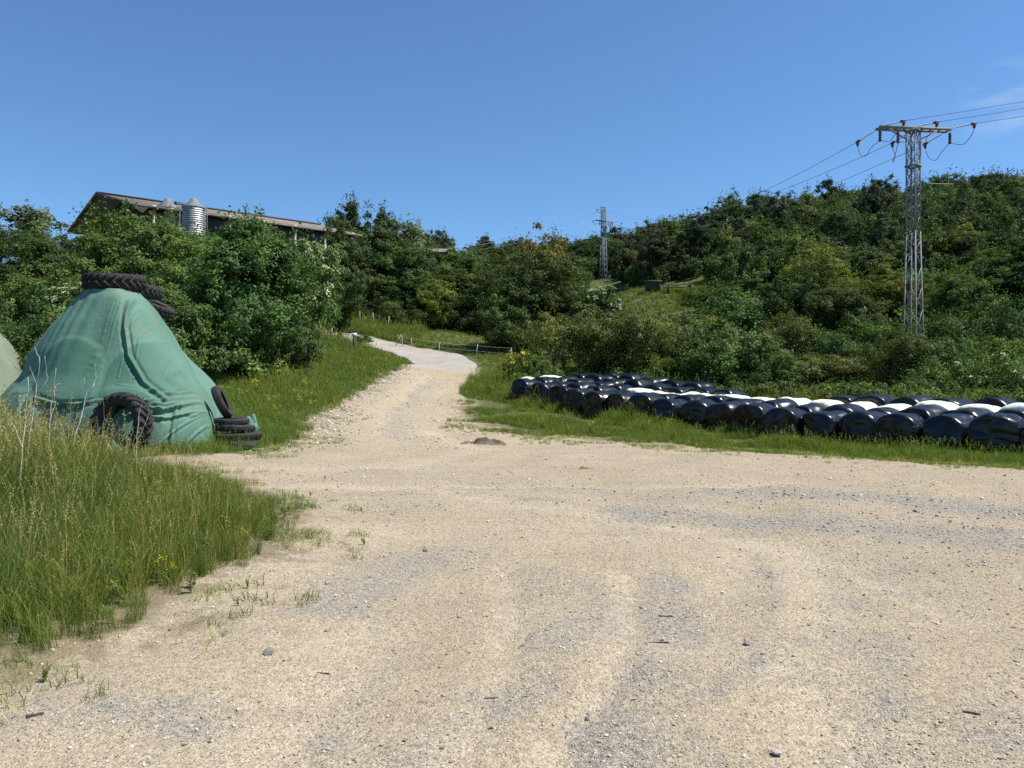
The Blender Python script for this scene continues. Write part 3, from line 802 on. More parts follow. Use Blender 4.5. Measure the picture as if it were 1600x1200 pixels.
# far pasture above the road and grass on the hut terrace
x, y, r = sample(20000, -26, 26, 47, 84, 5)
dr_ = dist_line(x, y, rp)
k = (dr_ > 2.5) & (sdf_poly(x, y, YARD) < -.2) & ((x < 9) | (y > 66)) & (np.abs(x) < y * .4)
x, y = x[k], y[k]
br = np.exp(-(dist_line(x, y, [(-24, 80.5), (-15, 81), (-6, 81), (2, 79), (8, 74)]) / 3) ** 2)
k = r.uniform(0, 1, len(x)) > br * .9
x, y = x[k], y[k]
tallz = np.where((x < -9) & (y > 66 + (-11.4 - x) * .5 + 2.7), 1.9, np.where(x > 9, .8, np.where((dist_line(x, y, rp) < 4.0) & (y > 66), 1.2, .55)))
tag(place('pasture_grass', x, y, r, .9, 1.5, C_MEAD, 7, [.18, .2, .18, .2, .18, .05, .01], .1, 0, tallz), 'grazed pasture grass beyond the bend of the road', 'grass')

# loose stones on the yard
def pebble(seed, mat):
    r = np.random.default_rng(seed)
    import bmesh
    bm = bmesh.new(); bmesh.ops.create_icosphere(bm, subdivisions=1 if seed < 20 else 2, radius=1)
    sc = r.uniform(.6, 1.15, 3) * [1, 1, .62]
    ph = r.uniform(0, 6, 3)
    pl = r.normal(size=(8, 3)); pl /= np.linalg.norm(pl, axis=1)[:, None]
    for v in bm.verts:
        c = np.array(v.co)
        for q in pl:
            dd = c @ q
            if dd > .62: c = c - q * (dd - .62)
        v.co = Vector(c * sc)
    me = bpy.data.meshes.new('pebble'); bm.to_mesh(me); bm.free(); me.materials.append(mat)
    return me
PM = []
for i, (a, b) in enumerate((((.18, .165, .145), (.27, .245, .21)), ((.30, .265, .21), (.38, .335, .27)), ((.40, .33, .24), (.49, .41, .31)), ((.54, .49, .41), (.68, .63, .54)))):
    PM.append(simple('pebble_rock_%d' % i, a, b, 30, .9, bump=.3, dist=.004, spec=.25))
C_PEB = proto_collection('pebble', [pebble(i, PM[i % 4]) for i in range(12)])
r = np.random.default_rng(8)
n = 170000
D = 2.4 * (22 / 2.4) ** r.uniform(0, 1, n); x = D * r.uniform(-.78, .78, n); y = D
s = sdf_poly(x, y, YARD); gr = lines_field(x, y, GREY_LINES)
cl = sinnoise(x, y, 0, .5, 41, 10)
k = (s > -.3) & (r.uniform(0, 1, n) < .16 + .62 * gr + .22 * np.clip(cl, 0, 1) + .25 * np.clip((x - 2.2) / 2, 0, 1) * (y < 9))
x, y, gr = x[k], y[k], gr[k]
sz = np.minimum(.0042 * np.exp(r.exponential(.30, len(x))), .020) * np.clip(y / 6, .8, 1.7)
idx = r.choice(12, len(x), p=np.tile([.14, .30, .36, .20], 3) / 3)
tag(scatter('gravel', np.c_[x, y, H(x, y) + sz * .25], np.c_[r.normal(0, .3, len(x)), r.normal(0, .3, len(x)), r.uniform(0, 6.28, len(x))], sz, idx, C_PEB), 'loose grey and pale stones strewn over the sandy yard', 'gravel', kind='stuff')

n = 26000
r = np.random.default_rng(88)
x = r.uniform(-7.2, -1.2, n); y = r.uniform(18, 49, n)
s = sdf_poly(x, y, YARD)
k = (s > -.15) & (r.uniform(0, 1, n) < .10 + .75 * np.exp(-(s / .7) ** 2) * (x < -3.5) + .25 * np.exp(-(s / .5) ** 2))
x, y, s = x[k], y[k], s[k]
sz = np.minimum(.016 * np.exp(r.exponential(.38, len(x))), .065)
idx = r.choice(12, len(x), p=np.tile([.08, .24, .38, .30], 3) / 3)
tag(scatter('rubble', np.c_[x, y, H(x, y) + sz * .25], np.c_[r.normal(0, .3, len(x)), r.normal(0, .3, len(x)), r.uniform(0, 6.28, len(x))], sz, idx, C_PEB), 'coarse pale rubble along the edges of the gravel track', 'rubble', kind='stuff')

# ------------------------------------------------------------------ foliage
def leaf_quads(c, dirs, size, r, asp=.5, nrm=None):
    n = len(c)
    if nrm is not None:
        dirs = np.cross(nrm, dirs + r.normal(size=(n, 3)))
    d = dirs / (np.linalg.norm(dirs, axis=1)[:, None] + 1e-9)
    sv = np.cross(d, r.normal(size=(n, 3)) if nrm is None else nrm); sv /= np.linalg.norm(sv, axis=1)[:, None] + 1e-9
    nm = np.cross(d, sv)
    L = (size * r.uniform(.6, 1.35, n))[:, None]
    v = np.stack([c, c + d * L * .45 + sv * L * asp * .5 + nm * L * .08, c + d * L, c + d * L * .45 - sv * L * asp * .5 + nm * L * .08], 1)
    return v.reshape(-1, 3)

def crown_mesh(seed, rx, ry, z0, z1, nclump, leaves, size, mat, clump=.24, fill=.55, shape='round', blossom=None, nbl=0, tint_shift=0.0, trunk_r=None, sub=6, gaps=.0, spray=.028, bl_r=1.0):
    """returns crown mesh, blossom mesh, trunk mesh"""
    r = np.random.default_rng(seed)
    zc = (z0 + z1) / 2; hz = (z1 - z0) / 2
    C = []; RAD = []
    rm = (rx + ry) / 2
    while len(C) < nclump:
        d = r.normal(size=3); d /= np.linalg.norm(d)
        u = fill + (1 - fill) * r.uniform() ** .6
        if r.uniform() < .25: u *= r.uniform(.2, .8)
        p = d * u
        if shape == 'bush':
            if p[2] < -.2: p[:2] *= 1.15
            p[2] = p[2] if p[2] > -.9 else -.9
        elif shape == 'tall':
            p[:2] *= (1 - .35 * max(p[2], 0))
        elif shape == 'cone':
            p[2] = r.uniform(-1, 1); a = r.uniform(0, 6.283); q = (1 - p[2]) * .5 * r.uniform(.55, 1)
            p[0], p[1] = q * math.cos(a), q * math.sin(a)
        if gaps and math.sin(5.1 * p[0] + seed) + math.sin(4.3 * p[1] + 2 * seed) + math.sin(6 * p[2] + seed * .7) > 2.2 - gaps * 3: continue
        C.append(p * (rx * (1 - clump * .5), ry * (1 - clump * .5), hz * (1 - clump * .4)) + (0, 0, zc))
        RAD.append(clump * rm * r.uniform(.65, 1.3) * (.75 if p[2] > .6 else 1))
    C = np.array(C); RAD = np.array(RAD)
    # irregular outline: some clumps pushed out or thinned
    push = 1 + .20 * np.sin(3.1 * np.arctan2(C[:, 1], C[:, 0]) + seed) + .14 * r.normal(size=len(C))
    C[:, :2] *= push[:, None]
    sc = np.repeat(C, sub, 0); sr = np.repeat(RAD, sub)
    dd = r.normal(size=sc.shape); dd /= np.linalg.norm(dd, axis=1)[:, None]
    sc = sc + dd * sr[:, None] * r.uniform(.35, 1.05, len(sc))[:, None] * (1, 1, .75)
    srad = sr * r.uniform(.32, .58, len(sc))
    wt = srad ** 1.7; wt /= wt.sum()
    pick = r.choice(len(sc), leaves, p=wt)
    d2 = r.normal(size=(leaves, 3)); d2 /= np.linalg.norm(d2, axis=1)[:, None]
    rad = r.uniform(0, 1, leaves) ** .5 * 1.1
    pc = sc[pick] + d2 * (srad[pick] * rad)[:, None] * (1, 1, .72)
    ctr = np.array([0, 0, zc])
    outd = pc - ctr; outd /= np.linalg.norm(outd, axis=1)[:, None] + 1e-6
    dirs = d2 * .8 + outd * .5 + r.normal(size=(leaves, 3)) * .55 + np.array([0, 0, -.12])
    ct = r.normal(.45, .16, nclump)
    ns = max(6, int(nclump * .9)); nsl = max(5, int(leaves * spray / ns))
    rel = C - (0, 0, zc); q_ = np.linalg.norm(rel / (rx, ry, hz), axis=1)
    out_i = np.argsort(-q_ + r.uniform(0, .25, len(C)))[:max(8, len(C) // 2)]
    si = out_i[r.integers(len(out_i), size=ns)]
    sdv = rel[si] / (np.linalg.norm(rel[si], axis=1)[:, None] + 1e-6) * .7 + np.array([0, 0, .75]) + r.normal(0, .3, (ns, 3))
    sdv /= np.linalg.norm(sdv, axis=1)[:, None]
    sl = (rm * r.uniform(.12, .34, ns))
    tt_ = r.uniform(.25, 1.0, (ns, nsl))
    sp = C[si][:, None] + sdv[:, None] * (sl[:, None] * tt_ * 1.15)[..., None] + sdv[:, None] * (RAD[si] * .5)[:, None, None] + r.normal(size=(ns, nsl, 3)) * ((1.15 - tt_) * .13 * rm)[..., None]
    nrep = ns * nsl
    pick_s = (si * sub)[:, None].repeat(nsl, 1).ravel()
    pc[:nrep] = sp.reshape(-1, 3); pick[:nrep] = pick_s
    pc[:, 2] = np.maximum(pc[:, 2], .03)
    nrm = d2 * .75 + outd * .55 + np.array([0, 0, .40]) + r.normal(size=(leaves, 3)) * .42
    nrm[:nrep] += r.normal(size=(nrep, 3))
    v = leaf_quads(pc, dirs, size, r, .58, nrm)
    tint = np.clip(np.repeat(ct, sub)[pick] + r.normal(0, .16, leaves) + tint_shift, 0, 1)
    me = mesh_np('crown', v, [(np.arange(leaves * 4).reshape(-1, 4), 0)], {'tint': np.repeat(tint, 4)}, [mat])
    bme = None
    if blossom is not None:
        top = sc[(sc[:, 2] > zc - .35 * hz)]
        od = top - ctr; rr_ = np.linalg.norm(od / (rx, ry, hz), axis=1)
        top = top[rr_ > .62]
        sel = top[r.choice(len(top), min(nbl, len(top)), replace=False)]
        b = MB()
        for c in sel:
            o_ = c - ctr; o_ = o_ / np.linalg.norm(o_)
            c = c + o_ * srad.mean() * .9
            up = o_ * .6 + np.array([0, 0, .8]); up /= np.linalg.norm(up)
            e1 = np.cross(up, [.3, .9, .1]); e1 /= np.linalg.norm(e1); e2 = np.cross(up, e1)
            nfl = 16; R_ = bl_r * r.uniform(.10, .20) * (rm / 1.8) ** .5
            a = r.uniform(0, 6.283, nfl); q = R_ * np.sqrt(r.uniform(0, 1, nfl))
            cc = c + e1 * (q * np.cos(a))[:, None] + e2 * (q * np.sin(a))[:, None] + up * (-(q / R_) ** 2 * .02 + r.normal(0, .012, nfl))[:, None]
            s_ = R_ * .42
            vv = np.stack([cc - e1 * s_ * .5, cc - e2 * s_ * .5, cc + e1 * s_ * .5 + up * .01, cc + e2 * s_ * .5], 1).reshape(-1, 3)
            b.add(vv, [np.arange(nfl * 4).reshape(-1, 4)], 0, np.repeat(r.uniform(0, 1, nfl), 4))
        bme = b.mesh('blossoms', [blossom])
    tm = None
    if trunk_r:
        b = MB()
        zt = z0 + (z1 - z0) * .55
        lean = r.normal(0, .04, 2) * zt
        ts = np.linspace(0, 1, 7)
        tp = np.c_[lean[0] * ts ** 1.5 + .03 * zt * np.sin(4 * ts + seed) * ts, lean[1] * ts, -.25 + (zt + .25) * ts]
        b.tube(tp, trunk_r * (1.25 - .85 * ts) * np.r_[1.3, np.ones(6)], 8)
        for c in C[r.permutation(len(C))[:min(18, len(C))]]:
            t0 = np.clip((c[2] * r.uniform(.3, .7)) / max(zt, .1), .12, .95)
            s0 = np.array([np.interp(t0, ts, tp[:, i]) for i in range(3)])
            mid = (s0 + c) / 2 + np.array([0, 0, -.06 * (z1 - z0)]) + r.normal(0, .05, 3) * rm
            u = np.linspace(0, 1, 5)[:, None]
            pts = (1 - u) ** 2 * s0 + 2 * u * (1 - u) * mid + u ** 2 * c
            b.tube(pts, trunk_r * np.linspace(.42, .10, 5), 5)
        tm = b.mesh('trunk', [M_BARK if trunk_r > .07 else M_STEM], True)
    return me, bme, tm

class Tree:
    def __init__(s, name, hgt, wid, parts):
        s.name, s.hgt, s.wid, s.parts, s.first = name, hgt, wid, parts, None
    def put(s, x, y, top, width, label, cat, group=None, rz=None, z=None, trunk=True):
        if s.first is None:
            o = empty(s.name)
            for nm, me in s.parts:
                if me is not None: link(nm, me, o)
            s.first = o
        else:
            o = copy_tree(s.first)
            for kk in ('group',):
                if kk in o: del o[kk]
        z = h1(x, y) - .05 if z is None else z
        o.location = (x, y, z)
        o.rotation_euler = (0, 0, random.uniform(0, 6.28) if rz is None else rz)
        sx = width / s.wid
        o.scale = (sx, sx * random.uniform(.9, 1.1), (top - z) / s.hgt)
        return tag(o, label, cat, group)

def mk(name, seed, rx, z0, z1, nclump, leaves, size, mat, tr, **kw):
    c, b, t = crown_mesh(seed, rx, rx, z0, z1, nclump, leaves, size, LM[mat], trunk_r=tr, **kw)
    return Tree(name, z1, rx * 2, [('crown', c), ('blossoms', b), ('trunk', t)])

T = {}
T['ash'] = mk('ash_tree', 1, 2.3, .0, 6.8, 120, 70000, .122, 'ash', .11, clump=.27, fill=.5, shape='tall', sub=7)
T['locust'] = mk('broadleaf_tree', 2, 2.9, .6, 7.0, 110, 56000, .132, 'bright', .14, clump=.25, fill=.5, sub=6)
T['locust2'] = mk('broadleaf_tree', 12, 2.6, .3, 6.5, 95, 50000, .125, 'bright', .13, clump=.27, fill=.5, sub=6, shape='tall')
T['oak'] = mk('oak_tree', 3, 3.2, .8, 8.0, 90, 44000, .16, 'oak', .2, clump=.27, fill=.5)
T['oak2'] = mk('oak_tree', 4, 3.0, .5, 9.0, 85, 44000, .165, 'oak', .2, clump=.27, fill=.45, shape='tall', gaps=.15)
T['oak3'] = mk('oak_tree', 5, 3.4, .6, 7.5, 95, 46000, .165, 'oak', .2, clump=.25, fill=.55)
T['airy'] = mk('slender_tree', 6, 1.8, 1.5, 8.0, 46, 5200, .20, 'grey', .1, clump=.30, fill=.3, gaps=.3)
T['bronze'] = mk('bronze_tree', 7, 2.2, .8, 7.0, 44, 6500, .20, 'redleaf', .12, clump=.27, fill=.35, gaps=.12)
T['elder'] = mk('elder_bush', 8, 1.8, .1, 3.8, 60, 15000, .14, 'ash', .06, clump=.30, fill=.5, shape='bush', blossom=M_CREAM, nbl=170)
T['rose'] = mk('rose_bush', 9, 1.6, .0, 2.0, 50, 11000, .10, 'bright', .03, clump=.32, fill=.45, shape='bush', blossom=M_WHITEB, nbl=40, bl_r=.42)
T['shrub'] = mk('hedge_shrub', 10, 1.8, .0, 3.2, 70, 20000, .11, 'ash', .05, clump=.28, fill=.5, shape='bush')
T['shrub2'] = mk('hedge_shrub', 11, 2.1, .0, 2.8, 70, 20000, .11, 'bright', .05, clump=.27, fill=.5, shape='bush')
T['rust'] = mk('hawthorn_shrub', 13, 1.9, .5, 4.0, 70, 17000, .10, 'rust', .06, clump=.27, fill=.45, gaps=.12)
T['rust2'] = mk('hawthorn_shrub', 14, 1.7, .9, 3.8, 46, 8500, .10, 'rust', .055, clump=.28, fill=.4, gaps=.25, tint_shift=.06)
T['dshrub'] = mk('dark_shrub', 15, 2.2, .0, 2.6, 70, 22000, .12, 'oak', .05, clump=.28, fill=.5, shape='bush')
T['yellow'] = mk('yellow_green_tree', 16, 2.6, .3, 6.0, 80, 36000, .13, 'yellow', .12, clump=.26, fill=.5)
T['broom'] = mk('broom_bush', 17, .9, .0, 1.3, 30, 4500, .08, 'yellow', .02, clump=.32, fill=.4, shape='bush', blossom=M_YELB, nbl=60)

def tree(kind, px, D, ytop, wpx, label, cat='tree', group=None, rz=None):
    x = (px - 800) * D / FP
    z = CAM_Z - (ytop - 600) * D / FP
    return T[kind].put(x, D, z, wpx * D / FP, label, cat, group, rz)

GL = 'trees and bushes on the bank below the barn'
tree('ash', 388, 29.5, 322, 205, 'tall leafy ash with foliage down to the grass right of the green heap', 'tree', GL)
tree('shrub', 452, 32, 470, 110, 'low dark green shrub at the right foot of the tall ash', 'shrub', GL)
tree('locust', 222, 38, 307, 190, 'broad bright green tree in front of the barn gable', 'tree', GL)
tree('locust2', 152, 36, 362, 180, 'rounded bright green tree above the green heap, below the gable', 'tree', GL)
tree('locust2', 300, 34, 372, 190, 'bushy green tree between the heap tyres and the tall ash', 'tree', GL)
tree('shrub', 275, 26.5, 448, 170, 'green shrub rising close behind the covered heap', 'shrub', GL)
tree('locust', 350, 42, 345, 130, 'green tree behind the tall ash, under the barn roof', 'tree', GL)
tree('oak', 62, 42, 352, 140, 'dark rounded tree at the left, below the slender tree', 'tree', GL)
tree('oak3', 100, 46, 362, 90, 'dark green tree below the left eave of the barn', 'tree', GL)
tree('airy', 45, 50, 296, 105, 'slender grey green tree with sky showing through its top', 'tree', GL)
tree('oak2', -18, 46, 305, 70, 'dark tree cut by the left edge of the picture', 'tree', GL)
tree('dshrub', 92, 27.5, 468, 190, 'low wide dark shrub behind the left shoulder of the heap', 'shrub', GL)
tree('elder', 118, 31, 432, 110, 'elder with cream blossom left of the tyre on the heap', 'elder bush', GL)
tree('shrub2', 18, 30, 500, 120, 'low green shrub at the far left above the olive sheet', 'shrub', GL)
tree('shrub2', 15, 37, 420, 130, 'dry looking green shrub on the slope at the far left', 'shrub', GL)
tree('elder', 292, 45, 346, 110, 'elder full of cream blossom just below the silos', 'elder bush', GL)
tree('elder', 484, 55, 362, 100, 'elder full of cream blossom below the right end of the barn roof', 'elder bush', GL)
tree('airy', 398, 52, 296, 70, 'thin half bare tree against the barn roof', 'tree', GL)
tree('oak3', 438, 50, 372, 110, 'dark tree right behind the tall ash', 'tree', GL)
tree('oak', 480, 62, 400, 110, 'dark tree below the blossoming elder by the barn end', 'tree', GL)

GM = 'dark trees along the upper edge of the pasture'
tree('oak2', 530, 64, 338, 88, 'dark oak hiding the right end of the barn roof', 'tree', GM)
tree('oak2', 552, 84, 306, 110, 'tallest dark tree right of the barn roof end', 'tree', GM)
tree('oak2', 592, 88, 318, 110, 'dark tall tree left of the airy crown on the skyline', 'tree', GM)
tree('airy', 640, 90, 312, 75, 'airy tree top breaking the skyline in the middle', 'tree', GM)
tree('oak', 515, 82, 385, 120, 'dark oak standing over the wooden fence', 'tree', GM)
tree('oak3', 570, 84, 400, 130, 'dense dark oak above the white sign post', 'tree', GM)
tree('oak', 630, 86, 375, 130, 'dense dark oak under the airy tree top', 'tree', GM)
tree('oak3', 660, 84, 420, 110, 'dark oak behind the start of the white tape', 'tree', GM)
tree('yellow', 684, 81, 432, 80, 'lighter yellow green tree among the dark oaks above the bend', 'tree', GM)
tree('oak2', 735, 88, 398, 130, 'mid green tree over the middle of the pasture', 'tree', GM)
tree('locust', 710, 94, 382, 110, 'pale green tree behind the yellow green one', 'tree', GM)
tree('oak3', 770, 81, 420, 120, 'dark oak at the right part of the pasture edge', 'tree', GM)
tree('oak', 835, 66, 378, 170, 'big dark oak behind the left end of the hedge', 'tree', GM)
tree('oak3', 800, 62, 440, 120, 'dark lower oak against the big oak, left of the hedge', 'tree', GM)
tree('oak3', 885, 62, 440, 100, 'dark oak right of the big oak, below the far pylon', 'tree', GM)
tree('bronze', 846, 86, 342, 105, 'sparse bronze leaved tree top standing above the big oak', 'tree', GM)
tree('elder', 716, 81, 474, 36, 'small elder with a few cream blooms at the pasture edge', 'elder bush', GM)
tree('dshrub', 600, 80.5, 470, 90, 'dark bush at the pasture edge below the oaks', 'shrub', GM)
tree('dshrub', 540, 81, 462, 90, 'dark bush behind the wooden fence posts', 'shrub', GM)
tree('dshrub', 640, 80.5, 478, 90, 'dark bush behind the first tape posts', 'shrub', GM)
tree('dshrub', 745, 80.5, 478, 100, 'dark bush in the shade over the mown pasture', 'shrub', GM)
tree('dshrub', 810, 60, 490, 100, 'dark bush at the pasture corner beside the hedge', 'shrub', GM)

GH = 'hedge shrubs behind the bales'
tree('elder', 936, 58, 440, 85, 'elder with cream blossom at the foot of the far pylon', 'elder bush', GH)
tree('rust2', 868, 43, 480, 110, 'thin stemmed hawthorn at the left end of the hedge', 'shrub', GH)
tree('rust', 925, 44, 468, 140, 'olive green hawthorn behind the white bales at the left', 'shrub', GH)
tree('rust', 985, 43, 464, 130, 'hawthorn with rusty orange leaves behind the bales', 'shrub', GH)
tree('rust2', 1012, 45, 470, 90, 'thin rusty hawthorn right of the densest rusty one', 'shrub', GH)
tree('rust', 1085, 42, 490, 120, 'dull green hawthorn in the middle of the hedge', 'shrub', GH)
tree('shrub', 1135, 39, 492, 150, 'dense mid green shrub in the middle of the hedge', 'shrub', GH)
tree('shrub2', 1060, 50, 482, 130, 'grey green shrub below the plank hut', 'shrub', GH)
tree('shrub', 1150, 52, 446, 140, 'green shrub on the slope right of the hut terrace', 'shrub', GH)
tree('locust', 1115, 60, 440, 90, 'bright green young tree right of the plank stack', 'tree', GH)
tree('rust', 1225, 44, 478, 110, 'hawthorn with twiggy brown patches right of the dense shrub', 'shrub', GH)
tree('shrub2', 1205, 37, 545, 130, 'low green bush close behind the bales at mid right', 'shrub', GH)
tree('rust', 1300, 38, 540, 140, 'low rusty bush left of the pylon foot', 'shrub', GH)
tree('shrub', 1345, 42, 490, 130, 'green shrub left of the pylon legs', 'shrub', GH)
tree('rust', 1405, 36, 498, 110, 'olive shrub hiding the left pylon leg', 'shrub', GH)
tree('shrub', 1465, 35, 520, 110, 'green shrub hiding the right pylon leg', 'shrub', GH)
tree('rose', 1505, 33, 560, 110, 'low wild rose with white blossom right of the pylon', 'rose bush', GH)
tree('rose', 1580, 32, 545, 110, 'low wild rose with cream flowers at the right edge', 'rose bush', GH)
tree('rose', 1440, 33, 572, 90, 'low white flowering rose below the pylon', 'rose bush', GH)
tree('shrub2', 1545, 38, 520, 130, 'green shrub behind the white roses at the right', 'shrub', GH)
tree('dshrub', 1500, 42, 480, 150, 'dark shrub in the shade right of the pylon', 'shrub', GH)
tree('dshrub', 1605, 40, 470, 140, 'dark shrub at the right edge of the hedge', 'shrub', GH)
tree('shrub2', 1690, 34, 540, 160, 'green shrub beyond the right edge of the picture', 'shrub', GH)
tree('broom', 806, 41, 545, 45, 'small yellow flowering broom left of the hedge', 'broom bush', GH)
tree('shrub2', 838, 41, 556, 70, 'low dark green bush between the broom and the hawthorns', 'shrub', GH)
tree('shrub', 568, 66, 520, 28, 'little dark bush beside the far road bend', 'shrub', GH)

GR = 'trees at the foot of the wooded hill'
tree('yellow', 1275, 58, 380, 130, 'yellow green tree left of the pylon', 'tree', GR)
tree('yellow', 1385, 56, 412, 130, 'yellow green tree directly behind the pylon', 'tree', GR)
tree('yellow', 1460, 58, 428, 70, 'yellow green tree right of the pylon mast', 'tree', GR)
tree('oak3', 1210, 66, 390, 130, 'dark tree left of the yellow green one', 'tree', GR)
tree('locust', 1335, 66, 385, 130, 'mid green tree between the two yellow green ones', 'tree', GR)
tree('oak3', 1265, 50, 420, 130, 'big dark tree between the twiggy hawthorn and the yellow green tree', 'tree', GR)
tree('oak', 1310, 49, 440, 130, 'dark green tree low in front of the yellow green ones', 'tree', GR)
tree('oak3', 1545, 56, 385, 160, 'dark oak at the right below the hill', 'tree', GR)
tree('oak', 1500, 50, 425, 130, 'dark oak close right of the pylon', 'tree', GR)
tree('locust', 1520, 66, 350, 130, 'green tree higher on the slope at the right', 'tree', GR)
tree('oak2', 1610, 52, 360, 150, 'dark tree cut by the right edge of the picture', 'tree', GR)
tree('oak3', 1720, 52, 360, 180, 'dark oak beyond the right edge of the picture', 'tree', GR)
tree('oak2', 1225, 55, 425, 110, 'dark tree behind the twiggy hawthorn', 'tree', GR)
tree('oak3', 1165, 64, 420, 110, 'dark green oak right of the hut terrace', 'tree', GR)

# the wooded hill: individual trees of three kinds sharing meshes, crown and trunk in one mesh (a few pixels each)
def hill_mesh(seed, rx, z0, z1, nclump, leaves, size, mat, **kw):
    c, b, t = crown_mesh(seed, rx, rx, z0, z1, nclump, leaves, size, LM[mat], trunk_r=.2, spray=.02, **kw)
    def arr(me, key):
        a = np.empty(len(me.vertices) * 3, np.float32); me.vertices.foreach_get('co', a); return a.reshape(-1, 3)
    b_ = MB()
    tt = np.empty(len(c.vertices), np.float32); c.attributes['tint'].data.foreach_get('value', tt)
    b_.add(arr(c, 0), [np.arange(len(c.vertices)).reshape(-1, 4)], 0, tt)
    ft = [np.array(p.vertices) for p in t.polygons if len(p.vertices) == 4]
    b_.add(arr(t, 0), [np.array(ft)], 1)
    return b_.mesh('hill_tree', [LM[mat], M_BARK])
hill_k = {'oak': [hill_mesh(100 + i, 3.2, .5, 7.0, 46, 12500, .24, 'hill', clump=.30, fill=.5, sub=5) for i in range(4)],
          'pale': [hill_mesh(110 + i, 3.0, .5, 7.0, 42, 11500, .24, 'bright', clump=.30, fill=.5, sub=5) for i in range(2)],
          'pine': [hill_mesh(120 + i, 2.4, .8, 8.5, 40, 9500, .22, 'pine', clump=.28, fill=.5, sub=5, shape='tall') for i in range(2)],
          'grey': [hill_mesh(130, 2.6, 1.0, 7.0, 34, 3600, .24, 'greypine', clump=.30, fill=.45, sub=5, gaps=.1)]}
HL = {'oak': ('hill_oak', 'dark green oak in the dense wood on the hillside', 'oaks of the wooded hill'),
      'pale': ('hill_maple', 'paler green broadleaf tree in the dense wood on the hillside', 'paler trees of the wooded hill'),
      'pine': ('hill_pine', 'dark narrow pine in the dense wood on the hillside', 'pines of the wooded hill'),
      'grey': ('dry_pine', 'greyish half dry pine on the top of the hill at the right', 'dry pines of the wooded hill')}
r = np.random.default_rng(11)
hp = []
D = np.exp(r.uniform(math.log(62), math.log(238), 9000)); X = D * r.uniform(-.12, .80, 9000)
for x, y in zip(X, D):
    px = 800 + FP * x / y
    if y < 88 and px < 1130: continue
    if px < 690 and y < 190: continue
    if px < 900 and y < 104: continue
    if 895 < px < 985 and y < 124: continue            # keep the far pylon free
    if px < 1130 and y < 88: continue
    sp = .034 * y + .9
    if all((x - q[0]) ** 2 + (y - q[1]) ** 2 > sp * sp for q in hp):
        hp.append((x, y, sp))
hp.sort(key=lambda q: q[1])
far_pts = []
HM = [(kd, m) for kd in ('oak', 'pale', 'pine', 'grey') for m in hill_k[kd]]
for i, (x, y, sp) in enumerate(hp):
    px = 800 + FP * x / y
    u = r.uniform()
    kd = 'oak' if u < .60 else ('pale' if u < .74 else 'pine')
    if px > 1560 and y > 95 and u > .45: kd = 'grey'
    me = hill_k[kd][int(r.integers(len(hill_k[kd])))]
    hh = (5.6 + .010 * y) * r.uniform(.75, 1.2)
    w = (sp * 1.5) * r.uniform(.9, 1.2)
    z = h1(x, y) - .15
    if i >= 295:                                  # the far part of the wood reads as one mass
        far_pts.append((x, y, z, r.uniform(0, 6.28), .5 * (w / 6.2 + hh / 7.0), [q[1] for q in HM].index(me)))
        continue
    o = link(HL[kd][0], me)
    o.location = (x, y, z)
    o.rotation_euler = (0, 0, r.uniform(0, 6.28))
    o.scale = (w / 6.2, w / 6.2, hh / 7.0)
    tag(o, HL[kd][1], 'tree', HL[kd][2])
ext = []
for y in np.exp(r.uniform(math.log(40), math.log(210), 3000)):          # the wood goes on beyond both sides of the view
    x = y * (r.uniform(.82, 1.9) if r.uniform() < .5 else -r.uniform(.82, 1.9)); sp = .045 * y + 1.6
    if all((x - q[0]) ** 2 + (y - q[1]) ** 2 > sp * sp for q in ext):
        ext.append((x, y))
        far_pts.append((x, y, h1(x, y) - .15, r.uniform(0, 6.28), (.8 + .004 * y) * r.uniform(.8, 1.2), int(r.integers(len(HM) - 1))))
fp_ = np.array(far_pts)
C_HILL = proto_collection('far_tree', [q[1] for q in HM])
tag(scatter('distant_wood', fp_[:, :3], np.c_[0 * fp_[:, 3], 0 * fp_[:, 3], fp_[:, 3]], fp_[:, 4], fp_[:, 5].astype(int), C_HILL), 'far wooded hill covered in small dark green trees', 'wood', kind='stuff')
print('hill trees', len(hp), 'to y', hp[294][1])

# undergrowth that closes the gaps between the stems of the wood and of the hedge
ug = [crown_mesh(140 + i, 1.5, 1.5, 0, 2.4, 30, 2600, .22, LM['hill' if i else 'ash'], clump=.32, fill=.4, shape='bush', sub=5)[0] for i in range(2)]
C_UG = proto_collection('undergrowth_bush', ug)
x, y, r = sample(5200, -30, 130, 44, 225, 12)
px = 800 + FP * x / y
k = (px > 640) & (px < 1720) & ((y > 88) | (px > 1130)) & ((px > 900) | (y > 84)) & (r.uniform(0, 1, len(x)) < np.clip(75 / y, .25, 1)) & ~((px > 915) & (px < 972) & (y < 121))
x, y = x[k], y[k]
tag(place('undergrowth', x, y, r, .8, 1.5, C_UG, 2, None, .1, -.1), 'low green undergrowth between the trees of the hill', 'undergrowth')
lo = [crown_mesh(150 + i, .55, .55, 0, .8, 16, 1500, .075, LM[('bright', 'ash', 'rust')[i]], clump=.34, fill=.3, shape='bush', sub=5)[0] for i in range(3)]
C_LO = proto_collection('bramble_bush', lo)
x, y, r = sample(3600, -2, 42, 27, 56, 13)
bl = (x - .72) * .767 + (y - 36.1) * .641
k = (bl > 6.6) & (x / y > .02) & (x / y < .76) & (r.uniform(0, 1, len(x)) < .55) & (bl < 26)
x, y = x[k], y[k]
tag(place('brambles', x, y, r, .7, 1.5, C_LO, 3, [.5, .44, .06], .1, -.03), 'green brambles and weeds along the foot of the hedge', 'brambles')
x, y, r = sample(1500, -34, -9, 24, 66, 14)
k = (x / y < -.33) & (x / y > -.8) & (np.hypot(x + 10, y - 20) > 8)
x, y = x[k], y[k]
